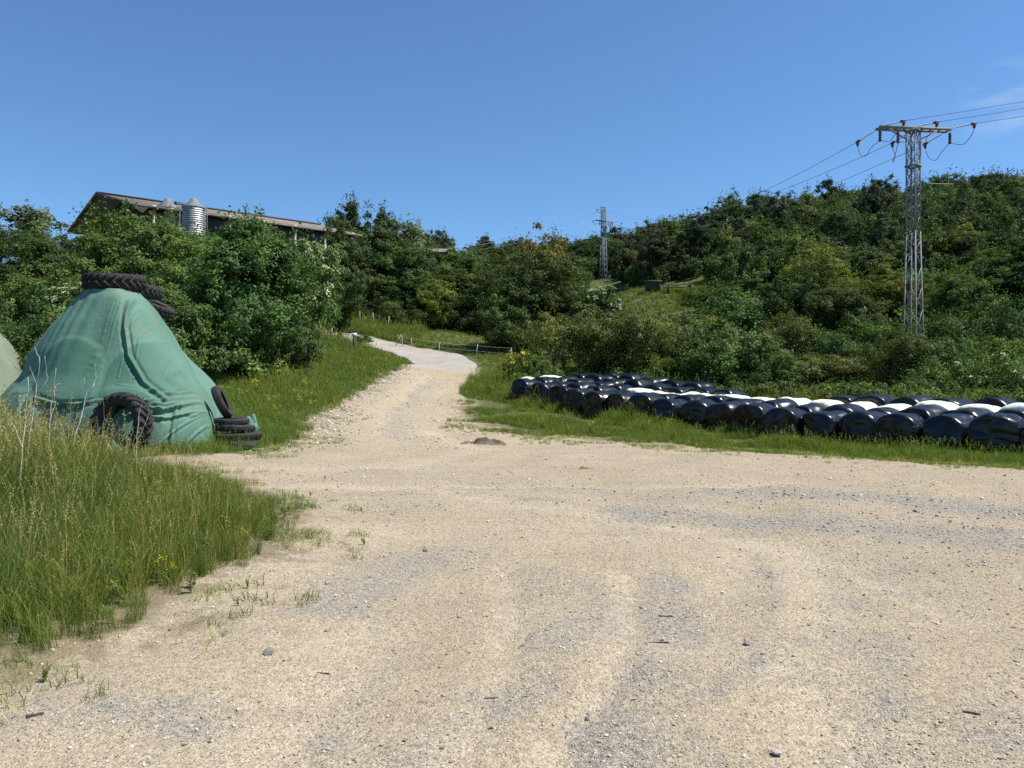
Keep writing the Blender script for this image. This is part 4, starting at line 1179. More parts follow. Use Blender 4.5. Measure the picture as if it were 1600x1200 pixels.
tag(place('bank_scrub', x, y, r, .9, 1.9, C_LO, 3, [.45, .45, .1], .1, -.03), 'weedy scrub on the bank below the barn trees', 'scrub')

# ------------------------------------------------------------------ wrapped bales
def bale_mesh(seed, mat):
    r = np.random.default_rng(seed)
    nr_, na_ = 30, 72
    # profile from one end centre over the rounded shoulder to the other end
    t = np.linspace(0, 1, nr_)
    prof = []
    Lh, Rr, rc = .60, .60, .17
    npt = 8
    for i in range(npt): prof.append((Rr - rc) * (i / npt) ** .8); 
    end_r = np.array(prof); end_y = -(Lh + .05 * (1 - (end_r / (Rr - rc)) ** 2))
    a = np.linspace(0, math.pi / 2, 6)
    sh_r = Rr - rc + rc * np.sin(a); sh_y = -(Lh - rc + rc * np.cos(a))
    my = np.linspace(-(Lh - rc), Lh - rc, 9)[1:-1]
    mrr = Rr + .012 * np.sin(my * 9 + seed)
    pr = np.r_[end_r, sh_r, mrr, sh_r[::-1], end_r[::-1]]
    py_ = np.r_[end_y, sh_y, my, -sh_y[::-1], -end_y[::-1]]
    an = np.arange(na_) * 2 * math.pi / na_
    PR, AN = np.meshgrid(pr, an, indexing='ij'); PY = np.repeat(py_[:, None], na_, 1)
    X = PR * np.cos(AN); Z = PR * np.sin(AN)
    # lumps, sagging and wrinkles pulled over the shoulder
    f = .022 * sinnoise(X, PY, Z, .5, seed, 10) + .013 * sinnoise(X, PY * .6, Z, 1.7, seed + 1, 10)
    onend = np.clip((np.abs(PY) - .45) / .15, 0, 1)
    wr = .020 * np.abs(np.sin(AN * 8 + 2.6 * np.sin(AN * 2 + seed) + PR * 3)) * onend * np.clip(PR / .4, 0, 1)
    k = 1 + (f + wr) / .6
    X, Z = X * k, Z * k
    PY = PY * (1 + (.085 * sinnoise(X, 0 * X, Z, .6, seed + 2, 8) + .03 * np.abs(sinnoise(X, 0 * X, Z, 1.9, seed + 3, 8)) + .05 * np.clip(-Z / .6, -.5, 1)) * onend)
    s = .95 + .05 * r.uniform()
    rho = np.hypot(X, Z) + 1e-6; cs, sn = np.abs(X) / rho, np.abs(Z) / rho
    sup = np.where(rho > 1e-3, (cs ** 2.3 + sn ** 2.3 + 1e-9) ** (-1 / 2.3), 1.0)
    X, Z = X * sup, Z * (1 + (sup - 1) * .9) * .95
    Z = np.where(Z < 0, Z * .93, Z * s)
    X = X * (1.0 + .05 * np.clip(-Z / .6, 0, 1))
    Z = np.maximum(Z, -.53) + .53
    V = np.stack([X, PY, Z], -1).reshape(-1, 3)
    m = len(pr)
    i = np.arange(m - 1)[:, None]; j = np.arange(na_)[None]
    q = np.stack([i*na_+j, i*na_+(j+1) % na_, (i+1)*na_+(j+1) % na_, (i+1)*na_+j], -1).reshape(-1, 4)
    return mesh_np('round_bale', V, [(q, 0)], None, [mat], True)
BB = [bale_mesh(200 + i, M_BALE) for i in range(12)]
BW = [bale_mesh(220 + i, M_BALEW) for i in range(3)]
ORD = ['first', 'second', 'third', 'fourth', 'fifth', 'sixth', 'seventh', 'eighth', 'ninth', 'tenth', 'eleventh', 'twelfth', 'thirteenth', 'fourteenth', 'fifteenth', 'sixteenth', 'seventeenth',
       'eighteenth', 'nineteenth', 'twentieth', 'twenty-first', 'twenty-second', 'twenty-third']
ROWN = ['front row', 'second row', 'third row', 'fourth row', 'rearmost row']
r = np.random.default_rng(21)
ln = np.array([.641, -.767]); nb_ = np.array([.767, .641])
BALES = []
def bale(p, white, label, group):
    me = BW[int(r.integers(3))] if white else BB[int(r.integers(12))]
    o = link('white_bale' if white else 'black_bale', me)
    sc = r.uniform(.97, 1.06)
    o.scale = (sc * 1.06, sc * 1.06, sc * r.uniform(.97, 1.02))
    o.location = (p[0], p[1], h1(p[0], p[1]) + (-.09 if white else -.035))
    o.rotation_euler = (r.normal(0, .02), r.normal(0, .02), math.atan2(-nb_[0], nb_[1]) + r.normal(0, .10 if 'front' in label else .03) + (math.pi if r.uniform() < .5 else 0))
    tag(o, label, 'bale', group)
    BALES.append(o)
for kk in range(5):
    n_in = 0
    for j in range(0, 20):
        if kk == 4 and not 1 <= j <= 5: continue
        if kk == 3 and 8 <= j <= 10: continue
        p = np.array([.72, 36.1]) + ln * 1.255 * j + nb_ * (1.27 * kk + r.normal(0, .05) + (r.normal(0, .09) if kk == 0 else 0)) + ln * r.normal(0, .03)
        if p[1] < 15: continue
        white = kk == 2 and j >= 4
        lab = '%s round bale in the %s, %s from the far left end' % ('white plastic wrapped' if white else 'glossy black wrapped', ROWN[kk], ORD[n_in])
        bale(p, white, lab, ('white' if white else 'black') + ' wrapped bales, ' + ROWN[kk])
        n_in += 1
for q, lb in ((1.25, 'left one of two white bales closing the far left end'), (2.32, 'right one of two white bales closing the far left end')):
    bale(np.array([.72, 36.1]) - ln * 1.3 + nb_ * 1.27 * q, True, lb, 'white bales at the far left end')

# ------------------------------------------------------------------ green covered heap
def heap_mesh(name, prof, back, skew, mat, folds=(), bulges=(), seam=None, seed=0, nexp=3.0, na=620, nz=150, zb=0.0, dist_noise=.05):
    """prof rows: z, x left, x right, y front; the loop runs round the heap at each height"""
    prof = np.array(prof, float)
    zt = prof[-1, 0]
    tz = np.linspace(0, 1, nz)
    z = zb + (zt - zb) * tz
    f = lambda c: np.interp(z, prof[:, 0], prof[:, c])
    xl, xr, yf = f(1), f(2), f(3)
    def smo(a): 
        k = np.ones(9) / 9; return np.convolve(np.r_[[a[0]] * 4, a, [a[-1]] * 4], k, 'valid')
    xl, xr, yf = smo(xl), smo(xr), smo(yf)
    yb = back - (yf - prof[0, 3])
    # more vertices on the front half
    u = np.linspace(0, 1, na, endpoint=False)
    an = -math.pi / 2 + 2 * math.pi * (u + .07 * np.sin(2 * math.pi * u) * 0)
    c, s = np.cos(an), np.sin(an)
    sx = np.sign(c) * np.abs(c) ** (2 / nexp); sy = np.sign(s) * np.abs(s) ** (2 / nexp)
    cx, ax = (xl + xr) / 2, (xr - xl) / 2; cy, ay = (yf + yb) / 2, (yb - yf) / 2
    X = cx[:, None] + ax[:, None] * sx; Y = cy[:, None] + ay[:, None] * sy; Z = np.repeat(z[:, None], na, 1)
    # cap rings to close the top softly
    nc = 14
    cap = []
    for i in range(1, nc + 1):
        g = i / nc
        cap.append(np.stack([X[-1] + (cx[-1] - X[-1]) * g, Y[-1] + (cy[-1] - Y[-1]) * g, np.full(na, zt) + .09 * math.sin(g * math.pi / 2)], -1))
    Pp = np.concatenate([np.stack([X, Y, Z], -1), np.array(cap)], 0)
    Pp[-1] = Pp[-1].mean(0)
    X, Y, Z = Pp[..., 0], Pp[..., 1], Pp[..., 2]
    X = X + skew * (Y - yf[0])
    G1 = np.gradient(np.stack([X, Y, Z], -1), axis=0); G2 = np.roll(np.stack([X, Y, Z], -1), -1, 1) - np.roll(np.stack([X, Y, Z], -1), 1, 1)
    Nn = np.cross(G2, G1); Nn /= np.linalg.norm(Nn, axis=-1)[..., None] + 1e-9
    front = np.clip(-Nn[..., 1] * 1.6 + .25, 0, 1)
    d = dist_noise * sinnoise(X, Y, Z * .6, .22, seed, 10) + .3 * dist_noise * sinnoise(X, Y, Z * .35, .9, seed + 1, 12)
    # hanging pleats that grow toward the hem
    low = np.clip((1.05 - (Z - zb)) / 1.0, 0, 1)
    sarc = X - Y * .6
    d += low * .030 * (np.abs(np.sin(sarc * 5.2 + 1.5 * np.sin(sarc * 1.3 + seed))) - .5)
    up = np.clip((Z - zb - 1.0) / 2, 0, 1)
    d += up * .010 * np.sin(sarc * 15 + 3 * np.sin(sarc * 2.1) + Z * 1.5)
    for pts, w, a in folds:
        dl = dist_line(X, Z, [tuple(q) for q in pts])
        sgn = sinnoise(X, Z, 0, .6, seed + 5, 6)
        d += front * a * (np.exp(-dl / (w * .55)) - .45 * np.exp(-((dl - 1.3 * w) / (w * .6)) ** 2)) * (1 + .25 * sgn)
    for bx, bz, br, a in bulges:
        q = np.hypot(X - bx, (Z - bz)) / br
        d += front * a * np.clip((1.08 - q) / .16, 0, 1) * (1 if a < .1 else np.clip(1.2 - q * .4, 0, 1))
    d[-1] = d[-1].mean()
    V = np.stack([X, Y, Z], -1) + Nn * d[..., None]
    m = len(V)
    i = np.arange(m - 1)[:, None]; j = np.arange(na)[None]
    q = np.stack([i*na+j, i*na+(j+1) % na, (i+1)*na+(j+1) % na, (i+1)*na+j], -1).reshape(-1, 4)
    fade = np.clip((Z - zb) / (zt - zb), 0, 1)
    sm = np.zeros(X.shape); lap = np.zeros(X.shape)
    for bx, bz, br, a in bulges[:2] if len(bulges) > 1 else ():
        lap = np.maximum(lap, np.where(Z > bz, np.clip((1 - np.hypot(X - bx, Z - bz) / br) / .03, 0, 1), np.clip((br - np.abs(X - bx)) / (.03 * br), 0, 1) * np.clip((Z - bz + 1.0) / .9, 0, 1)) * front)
    if seam is not None:
        sm = np.exp(-(dist_line(X, Z, seam) / .035) ** 2) * front * .7
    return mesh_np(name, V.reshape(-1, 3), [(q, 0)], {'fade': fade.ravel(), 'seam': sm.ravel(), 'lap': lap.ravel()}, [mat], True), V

def XZ(px, py, D=17.0): return ((px - 800) * D / FP, CAM_Z - (py - 600) * D / FP)
prof = [(0.0, -12.5, -6.08, 16.1), (.13, -12.45, -6.15, 16.12), (.6, -12.3, -6.24, 16.15), (1.0, -12.1, -6.36, 16.22), (1.45, -11.75, -6.60, 16.40), (1.8, -11.4, -6.86, 16.60), (2.4, -11.18, -7.26, 16.85), (3.05, -10.66, -7.66, 17.1),
        (3.45, -10.26, -7.94, 17.3), (3.72, -9.98, -8.16, 17.45), (3.88, -9.72, -8.40, 17.62)]
folds = [([XZ(182, 462), XZ(190, 510), XZ(205, 555), XZ(235, 595), XZ(268, 622)], .055, .10), ([XZ(205, 470), XZ(232, 520), XZ(250, 545)], .05, .05), ([XZ(255, 560), XZ(262, 590), XZ(285, 612)], .05, .06),
         ([XZ(80, 622), XZ(120, 632), XZ(170, 630)], .05, .11), ([XZ(225, 632), XZ(270, 640), XZ(300, 628), XZ(328, 612)], .055, .15), ([XZ(230, 645), XZ(275, 652), XZ(312, 640)], .045, .08),
         ([XZ(328, 615), XZ(310, 645), XZ(318, 665)], .04, .12), ([XZ(328, 615), XZ(345, 650), XZ(352, 700)], .04, .13), ([XZ(328, 615), XZ(330, 655), XZ(325, 690)], .035, .10), ([XZ(328, 615), XZ(300, 650)], .04, .09), ([XZ(285, 640), XZ(283, 700)], .035, .08),
         ([XZ(60, 620), XZ(55, 660)], .05, .06), ([XZ(262, 565), XZ(275, 590)], .04, .04), ([XZ(240, 500), XZ(300, 570), XZ(345, 660)], .06, .05)]
for kx, ky in ((150, 628), (200, 600), (240, 632), (215, 650), (285, 600), (300, 640), (300, 690), (318, 700), (338, 700), (350, 690), (335, 585), (270, 690), (360, 660)):
    folds.append(([XZ(328, 614), XZ(328 + (kx - 328) * .45, 614 + (ky - 614) * .45 + 6), XZ(kx, ky)], .028, .045))
for kx in (160, 172, 196, 212):
    folds.append(([XZ(kx + 4, 470), XZ(kx, 530), XZ(kx - 4 + (kx - 180) * .4, 590)], .03, .018))
bulges = [(*XZ(115, 580), .78, .022), (*XZ(232, 585), .80, .022), (*XZ(190, 668, 16.3), .92, .13), (*XZ(40, 670), .9, .05)]
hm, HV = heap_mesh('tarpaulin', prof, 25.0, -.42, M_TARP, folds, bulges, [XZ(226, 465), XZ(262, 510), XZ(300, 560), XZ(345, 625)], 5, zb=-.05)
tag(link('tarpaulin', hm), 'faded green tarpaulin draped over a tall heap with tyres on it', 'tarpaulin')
# the heap's paler second sheet on its right rear flank
prof_b = [(0.0, -11.3, -6.97, 18.6), (.6, -11.2, -7.08, 18.7), (1.45, -11.0, -7.44, 18.9), (2.4, -10.9, -8.28, 19.2), (3.05, -10.7, -8.92, 19.5), (3.55, -10.3, -9.45, 19.8), (3.72, -10.1, -9.7, 20.0)]
pm, _ = heap_mesh('cover_sheet', prof_b, 26.5, -.42, M_MINT, seed=8, na=300, nz=90, zb=-.05)
tag(link('cover_sheet', pm), 'pale mint sheet showing along the right flank of the green heap', 'sheet')
prof2 = [(0.0, -18.6, -13.0, 19.0), (.8, -18.4, -13.35, 19.2), (1.4, -18.1, -13.75, 19.5), (2.2, -17.5, -14.1, 19.9), (3.1, -16.6, -14.65, 20.4), (3.3, -16.4, -14.9, 20.6)]
fm, _ = heap_mesh('tarpaulin', prof2, 28, -.42, M_TARP2, [([XZ(-20, 560, 20), XZ(20, 600, 20)], .08, .12), ([XZ(-20, 540, 20), XZ(30, 590, 20)], .06, .08), ([XZ(-20, 590, 20), XZ(10, 612, 20)], .06, .1)], [], None, 15, na=360, nz=100)
tag(link('tarpaulin', fm), 'faded olive tarpaulin over a second heap cut by the left edge', 'tarpaulin')

# ------------------------------------------------------------------ tyres
def tyre_mesh(Ro, Ri, w, lug=None, nl=22, seed=0):
    b = MB()
    h = w / 2
    d = (Ro - Ri)
    prof = [(Ri, -h * .62), (Ri + d * .12, -h * .80), (Ri + d * .45, -h * 1.0), (Ri + d * .78, -h * .97), (Ro - d * .06, -h * .84), (Ro, -h * .55), (Ro + .004, 0), (Ro, h * .55), (Ro - d * .06, h * .84), (Ri + d * .78, h * .97),
            (Ri + d * .45, h * 1.0), (Ri + d * .12, h * .80), (Ri, h * .62), (Ri + d * .06, h * .5), (Ri + d * .55, h * .86), (Ro - d * .16, h * .7), (Ro - d * .12, 0), (Ro - d * .16, -h * .7), (Ri + d * .55, -h * .86), (Ri + d * .06, -h * .5)]
    b.lathe(prof, 56, closed=True)
    if lug:
        for sgn in (-1, 1):
            for i in range(nl):
                a0 = 2 * math.pi * (i + (.5 if sgn > 0 else 0)) / nl
                da = .36 * 2 * math.pi / nl
                sh = .95 * 2 * math.pi / nl
                V = []
                for k, (uu, hh) in enumerate(((.02, lug), (.5, lug), (.92, lug * .9), (1.06, .0))):
                    zz = sgn * h * uu
                    ac = a0 + sh * uu
                    rb = Ro - .02 - (d * .10 if uu > .8 else 0) - (d * .16 if uu > 1 else 0)
                    rt = Ro + hh - (d * .07 if uu > .8 else 0) - (d * .12 if uu > 1 else 0)
                    for rr_, aa in ((rb, ac - da / 2), (rt, ac - da * .36), (rt, ac + da * .36), (rb, ac + da / 2)):
                        V.append((rr_ * math.cos(aa), rr_ * math.sin(aa), zz))
                q = []
                for k in range(3):
                    for e in range(4):
                        q.append([k*4+e, k*4+(e+1) % 4, (k+1)*4+(e+1) % 4, (k+1)*4+e])
                q += [[3, 2, 1, 0], [12, 13, 14, 15]]
                b.add(V, [np.array(q)])
    else:
        for zz in (-h * .3, 0, h * .3):       # circumferential ribs
            b.lathe([(Ro - .005, zz - h * .1), (Ro + .010, zz - h * .075), (Ro + .010, zz + h * .075), (Ro - .005, zz + h * .1)], 56)
    return b
def tyre(name, Ro, Ri, w, loc, rot, label, lug=None, nl=22):
    b = tyre_mesh(Ro, Ri, w, lug, nl)
    o = link(name, b.mesh(name, [M_RUBBER]))
    me = o.data
    o.location = loc; o.rotation_euler = rot
    tag(o, label, 'tyre', 'old tyres weighing down the heap covers')
    return o
cx, cy, cz = P(179, 434, 18.25)
cz = 3.88 + .09 + .185 - .05
tyre('tractor_tyre', .66, .40, .37, (cx, cy, cz), (R(4), R(0), 0), 'ribbed tractor tyre lying flat on top of the green heap', .05, 22)
cx, cy, cz = P(222, 455, 20.6)
tyre('tractor_tyre', .50, .27, .34, (cx, cy, cz), (R(3), R(5), .8), 'second tyre lying half hidden behind the top tyre on the heap ridge', .03, 22)
cx, cy, cz = P(243, 480, 22.0)
tyre('tractor_tyre', .50, .28, .30, (cx, cy, cz), (R(8), R(24), .2), 'third tyre lying lower on the ridge behind the heap top', .03, 22)
cx, cy, cz = P(190, 664, 15.86)
tyre('tractor_tyre', .66, .40, .40, (cx, cy, cz), Euler((R(80), 0, R(-15))), 'upright tractor tyre leaning against the front of the heap', .05, 22)
cx, cy, cz = P(347, 628, 18.3)
tyre('car_tyre', .42, .25, .20, (cx, cy, cz), (R(0), R(66), R(12)), 'tyre standing on edge against the right flank of the heap')
for i, (px, py, D, ro, w, tl, lb) in enumerate((
        (380, 696.5, 17.0, .28, .17, .02, 'small car tyre lying in front at the corner of the heap'),
        (372, 691, 17.75, .52, .16, .03, 'lowest wide tyre of the stack at the heap corner'),
        (374, 681, 17.75, .52, .16, -.04, 'second wide tyre up in the stack at the heap corner'),
        (368, 669, 18.1, .46, .17, .05, 'third tyre up in the stack at the heap corner'),
        (362, 658, 18.1, .40, .16, -.03, 'topmost flat tyre of the stack at the heap corner'))):
    c_ = P(px, py, D)
    tyre('car_tyre', ro, ro * .58, w, c_, (tl, tl * .6, i * .7), lb)
# scraps of sheet
def scrap(px, py, D, w, h_, mat, label):
    r = np.random.default_rng(int(px))
    n = 16
    u, v = np.meshgrid(np.linspace(-1, 1, n), np.linspace(-1, 1, n))
    q = 1 - .25 * np.abs(u * v)
    X = u * w / 2 * q; Y = v * w / 2 * q * .7
    Z = h_ * (np.clip(1 - (u ** 2 + v ** 2) * .7, 0, 1)) + .05 * sinnoise(u, v, 0, .8, int(px), 8) * h_ / .2
    i = np.arange(n - 1)[:, None]; j = np.arange(n - 1)[None]
    f = np.stack([i*n+j, i*n+j+1, (i+1)*n+j+1, (i+1)*n+j], -1).reshape(-1, 4)
    me = mesh_np('sheet_scrap', np.stack([X, Y, Z], -1).reshape(-1, 3), [(f, 0)], {'fade': np.zeros(n*n), 'seam': np.zeros(n*n)}, [mat], True)
    sm = bpy.data.objects.new('sheet_scrap', me); S.collection.objects.link(sm)
    md = sm.modifiers.new('thickness', 'SOLIDIFY'); md.thickness = .01
    c = P(px, py, D); sm.location = (c[0], D, h1(c[0], D) + .02)
    tag(sm, label, 'sheet scrap')
    return sm
scrap(384, 645, 19.6, .75, .42, M_MINT, 'crumpled pale blue green scrap of sheet beside the tyre stack')
scrap(184, 694, 15.6, .5, .22, M_TARP, 'scrap of green tarpaulin lying inside the upright tyre')
scrap(402, 706, 16.9, .35, .03, M_MINT, 'small flat shred of pale sheet at the gravel edge by the heap')

# dry stalks in front of the heap
def stalk(px0, py0, D, segs, label, mat=M_DRY, r0=.007):
    b = MB()
    base = P(px0, py0, D)
    base[2] = h1(base[0], D) - .02
    for pts, w in segs:
        q = np.array([P(a, c, D + dd) for a, c, dd in pts]) - base
        if pts[0][1] == py0: q[0] = 0
        n = max(4, len(q) * 3)
        t = np.linspace(0, len(q) - 1, n)
        qq = np.stack([np.interp(t, np.arange(len(q)), q[:, i]) for i in range(3)], -1) + np.random.default_rng(int(px0 + n)).normal(0, .006, (n, 3)) * np.r_[0, np.ones(n - 1)][:, None]
        b.tube(qq, np.linspace(r0 * w, r0 * w * .4, n), 5)
    o = link('dry_stalk', b.mesh('dry_stalk', [mat], True), loc=base)
    tag(o, label, 'dry stalk', 'dead stalks standing in the tall grass')
stalk(30, 800, 7.4, [([(30, 800, 0), (33, 720, 0), (40, 650, .1), (44, 590, .1)], 1.0), ([(35, 700, 0), (18, 655, .1)], .6), ([(38, 660, .05), (52, 625, .1)], .6)], 'pale dry stalk at the far left edge of the tall grass')
stalk(28, 790, 8.6, [([(28, 790, 0), (45, 690, 0), (58, 610, .1), (62, 560, .1), (54, 542, .1)], 1.1), ([(50, 640, .05), (74, 590, .1), (70, 555, .1)], .6), ([(56, 600, .05), (47, 572, .1)], .5)], 'tall forked whitish stalk in front of the heap hem at left')
stalk(70, 780, 8.8, [([(70, 780, 0), (76, 690, 0), (82, 620, .1), (88, 575, .1)], .9), ([(78, 660, 0), (86, 630, .1), (85, 600, .1)], .5)], 'thin brown stalk right of the forked whitish one')
stalk(95, 770, 9.0, [([(95, 770, 0), (118, 680, 0), (132, 630, .1), (148, 600, .1)], 1.1), ([(122, 665, 0), (135, 615, .1), (131, 590, .1)], .6), ([(132, 630, .1), (150, 590, .1), (148, 570, .1)], .6)], 'branching bleached twig left of the upright tyre')
stalk(215, 770, 10.5, [([(215, 770, 0), (212, 700, 0), (218, 640, .1), (226, 622, .1)], .8), ([(214, 690, 0), (232, 650, .1)], .5)], 'thin dry stalk in front of the upright tyre')
stalk(160, 770, 9.8, [([(160, 770, 0), (158, 700, 0), (163, 650, .1), (160, 615, .1)], .7)], 'straight dry stalk just left of the upright tyre', M_STEM)

# ------------------------------------------------------------------ sticks, stones and dirt on the yard
def stick(px, py, L, rz, rad, label, mat=M_WOOD):
    x, y = gpx(px, py)
    L *= .8; rad *= .8; n = 9; t = np.linspace(-.5, .5, n)
    rg = np.random.default_rng(int(px))
    pts = np.c_[t * L, rg.normal(0, .05 * L, n) * .35, rad * .8 + rg.normal(0, rad * .15, n)]
    b = MB().tube(pts, rad * np.r_[.7, np.ones(n - 2), .6], 7)
    o = link('stick', b.mesh('stick', [mat], True), loc=(x, y, h1(x, y)))
    o.rotation_euler = (0, 0, rz)
    tag(o, label, 'stick', 'sticks lying on the gravel')
def rock(px, py, size, label, mat=M_STONED):
    x, y = gpx(px, py)
    me = pebble(int(px), mat); me.name = 'stone'
    o = link('stone', me, loc=(x, y, h1(x, y) + size * .3))
    o.scale = (size * .75,) * 3; o.rotation_euler = (.1, .2, px)
    tag(o, label, 'stone', 'larger stones lying on the gravel')
stick(1041, 956, .135, -.1, .011, 'short brown stick on the gravel beside a grey stone')
stick(768, 1080, .085, .12, .009, 'short brown stick nearest the camera on the sandy gravel')
stick(1030, 995, .16, 0, .006, 'thin dark twig on the grey gravel strip', M_WOODD)
stick(505, 1045, .10, -.15, .005, 'thin twig on the sand at the lower left', M_WOODD)
stick(1518, 1120, .09, -.5, .007, 'dark twig at the lower right of the yard', M_WOODD)
stick(55, 1124, .09, .5, .009, 'dark stick below the tall grass at the lower left', M_WOODD)
rock(1166, 1003, .036, 'grey stone lying alone right of the centre of the yard')
rock(1035, 945, .030, 'rounded grey stone just behind the short brown stick', M_STONE)
rock(665, 863, .055, 'flat dark stone alone on the sand left of the centre')
rock(918, 1110, .030, 'dark grey stone on the sand near the bottom centre')
rock(1214, 1181, .034, 'pale stone at the bottom right of the sandy yard', M_STONE)
rock(420, 1027, .045, 'dark flat stone beside a grass tuft at the lower left')
rock(1036, 990, .030, 'pale yellowish stone on the grey gravel strip', M_STONE)
rock(1430, 800, .06, 'dark stone on the grey gravel at the right')
# dug-up clod of soil by the track
def mound(px, D, w, h_, label, seed):
    x = (px - 800) * D / FP
    n = 40
    u, v = np.meshgrid(np.linspace(-1, 1, n), np.linspace(-1, 1, n))
    q = np.clip(1 - (u ** 2 + v ** 2), 0, 1)
    Z = h_ * q ** .7 * (1 + .45 * sinnoise(u, v, 0, .8, seed, 10) + .25 * sinnoise(u, v, 0, 2.2, seed + 1, 10)) - .03
    X = x + u * w / 2; Y = D + v * w * .35
    i = np.arange(n - 1)[:, None]; j = np.arange(n - 1)[None]
    f = np.stack([i*n+j, i*n+j+1, (i+1)*n+j+1, (i+1)*n+j], -1).reshape(-1, 4)
    o = link('soil_heap', mesh_np('soil_heap', np.stack([X, Y, H(X, Y) + Z], -1).reshape(-1, 3), [(f, 0)], None, [M_DIRT]))
    tag(o, label, 'soil heap')
mound(757, 21.6, 1.5, .12, 'low clod of dark soil at the right edge of the track', 3)
mound(915, 14.0, .5, .04, 'small clod of dark soil on the yard in front of the bales', 5)

# ------------------------------------------------------------------ barn, silos, shed
def build_barn():
    al = R(46); ux = np.array([math.cos(al), math.sin(al)]); vx = np.array([math.sin(al), -math.cos(al)])   # along the ridge; toward the camera side
    A = P(152, 302, 60)
    root = empty('barn', (A[0], A[1], 10.5))
    zr = A[2] - 10.5
    Lr, wd, sl, rise = 20.5, 7.4, 2.05, .6
    def pt(l, w, z): return (ux[0]*l + vx[0]*w, ux[1]*l + vx[1]*w, z + rise * l / Lr)
    # roof: two slabs with thickness
    b = MB()
    for sg in (1, -1):
        v = [pt(-.0, 0, zr), pt(Lr, 0, zr), pt(Lr, sg*wd, zr - sl), pt(-.0, sg*wd, zr - sl)]
        t = .16
        vv = v + [(a, c, d - t) for a, c, d in v]
        b.add(vv, [[[0,1,2,3],[7,6,5,4],[0,3,7,4],[1,5,6,2],[3,2,6,7]]])
    rf = link('roof', b.mesh('roof', [M_FIBRO]), root)
    b = MB()
    b.bar(pt(-.05, 0, zr + .06), pt(Lr, 0, zr + .06), .35, .12)
    link('ridge_cap', b.mesh('ridge_cap', [M_WOODD]), rf)
    b = MB()
    for sg in (1, -1):
        b.bar(pt(-.08, .0, zr - .07), pt(-.08, sg * (wd + .05), zr - sl - .07), .12, .30)
    link('barge_board', b.mesh('barge_board', [M_WOODD]), rf)
    # walls: gable set back under the overhang
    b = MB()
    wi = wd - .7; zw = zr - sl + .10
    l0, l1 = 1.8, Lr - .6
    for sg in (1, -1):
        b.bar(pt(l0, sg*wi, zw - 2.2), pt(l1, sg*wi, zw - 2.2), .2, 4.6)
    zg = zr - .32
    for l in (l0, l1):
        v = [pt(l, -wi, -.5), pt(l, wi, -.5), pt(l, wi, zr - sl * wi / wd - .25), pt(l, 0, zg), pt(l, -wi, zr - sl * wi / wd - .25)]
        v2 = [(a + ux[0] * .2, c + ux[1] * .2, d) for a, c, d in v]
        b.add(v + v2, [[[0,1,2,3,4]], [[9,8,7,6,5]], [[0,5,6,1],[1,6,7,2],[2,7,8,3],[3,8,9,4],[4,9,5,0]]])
    link('wall', b.mesh('wall', [M_WOODD]), root)  # dark wood puts the shade under eaves and overhang into the wall colour
    b = MB()
    for sg in (-1, 1): b.bar(pt(l0 - .12, sg * 2.4, 1.2), pt(l0 - .12, sg * (wi - .15), 1.2), .1, 4.2)
    link('lower_wall', b.mesh('lower_wall', [M_RENDER]), root)
    b = MB()
    for i in range(7):
        l = l0 + .1 + i * (l1 - l0 - .2) / 6
        b.bar(pt(l, wi + .16, -.3), pt(l, wi + .16, zw + .1), .22, .22)
    link('wall_post', b.mesh('wall_post', [M_RENDER]), root)
    for i in range(4):
        l = l0 + 2.4 + i * (l1 - l0 - 1) / 5
        b = MB()
        b.bar(pt(l, wi + .13, zw - .85), pt(l + 2.3, wi + .13, zw - .85), .06, 1.0)
        link('window', b.mesh('window', [M_WOODD]), root)
    b = MB()
    b.bar(pt(l0 - .05, -2.2, 1.9), pt(l0 - .05, 2.2, 1.9), .1, 3.8)
    link('door', b.mesh('door', [M_WOODD]), root)
    tag(root, 'long low barn with brown roof on the hill above the trees', 'barn')
build_barn()
def build_silo(px, ytop, D, dia, label):
    t = P(px, ytop, D)
    z0 = 10.0
    root = empty('feed_silo', (t[0], t[1], z0))
    hh = t[2] - z0; rr_ = dia / 2
    b = MB(); zc = hh - .85
    prof = [(rr_, 1.2)]
    z = 1.2
    while z < zc:
        prof += [(rr_ + .025, z + .09), (rr_, z + .18)]; z += .18
    b.lathe(prof, 40)
    link('tank', b.mesh('tank', [M_SILO], True), root)
    zc = prof[-1][1]
    link('cone_roof', MB().lathe([(rr_ + .05, zc - .03), (rr_ + .05, zc + .02), (.28, hh - .16), (.25, hh - .02), (.2, hh + .03), (.01, hh + .05)], 40).mesh('cone_roof', [M_GALV], False), root)
    link('hopper', MB().lathe([(rr_, 1.2), (.2, .3), (.2, .1)], 32).mesh('hopper', [M_SILO], True), root)
    for i in range(4):
        a = i * math.pi / 2 + .6
        link('leg', MB().bar((rr_ * math.cos(a), rr_ * math.sin(a), -.8), (rr_ * math.cos(a), rr_ * math.sin(a), 1.4), .1).mesh('leg', [M_GALV]), root)
    b = MB()
    for sx in (-.18, .18): b.bar((rr_ + .12, sx, 1.0), (rr_ + .12, sx, zc + .3), .03)
    for i in range(14): b.bar((rr_ + .12, -.18, 1.2 + i * .28), (rr_ + .12, .18, 1.2 + i * .28), .025)
    link('ladder', b.mesh('ladder', [M_GALV]), root)
    tag(root, label, 'silo', 'feed silos beside the barn')
build_silo(303, 311, 55.5, 1.6, 'shiny corrugated feed silo with a pale cone top beside the barn')
build_silo(262, 311, 58.0, 1.55, 'duller feed silo half hidden by the tree, left of the shiny one')
b = MB()
t = P(281, 312, 57); b.bar((0, 0, 0), (0, 0, t[2] - 10.5), .05); b.bar((-.4, 0, t[2] - 10.7), (.4, 0, t[2] - 10.7), .03); b.bar((-.3, 0, t[2] - 11.1), (.3, 0, t[2] - 11.1), .03)
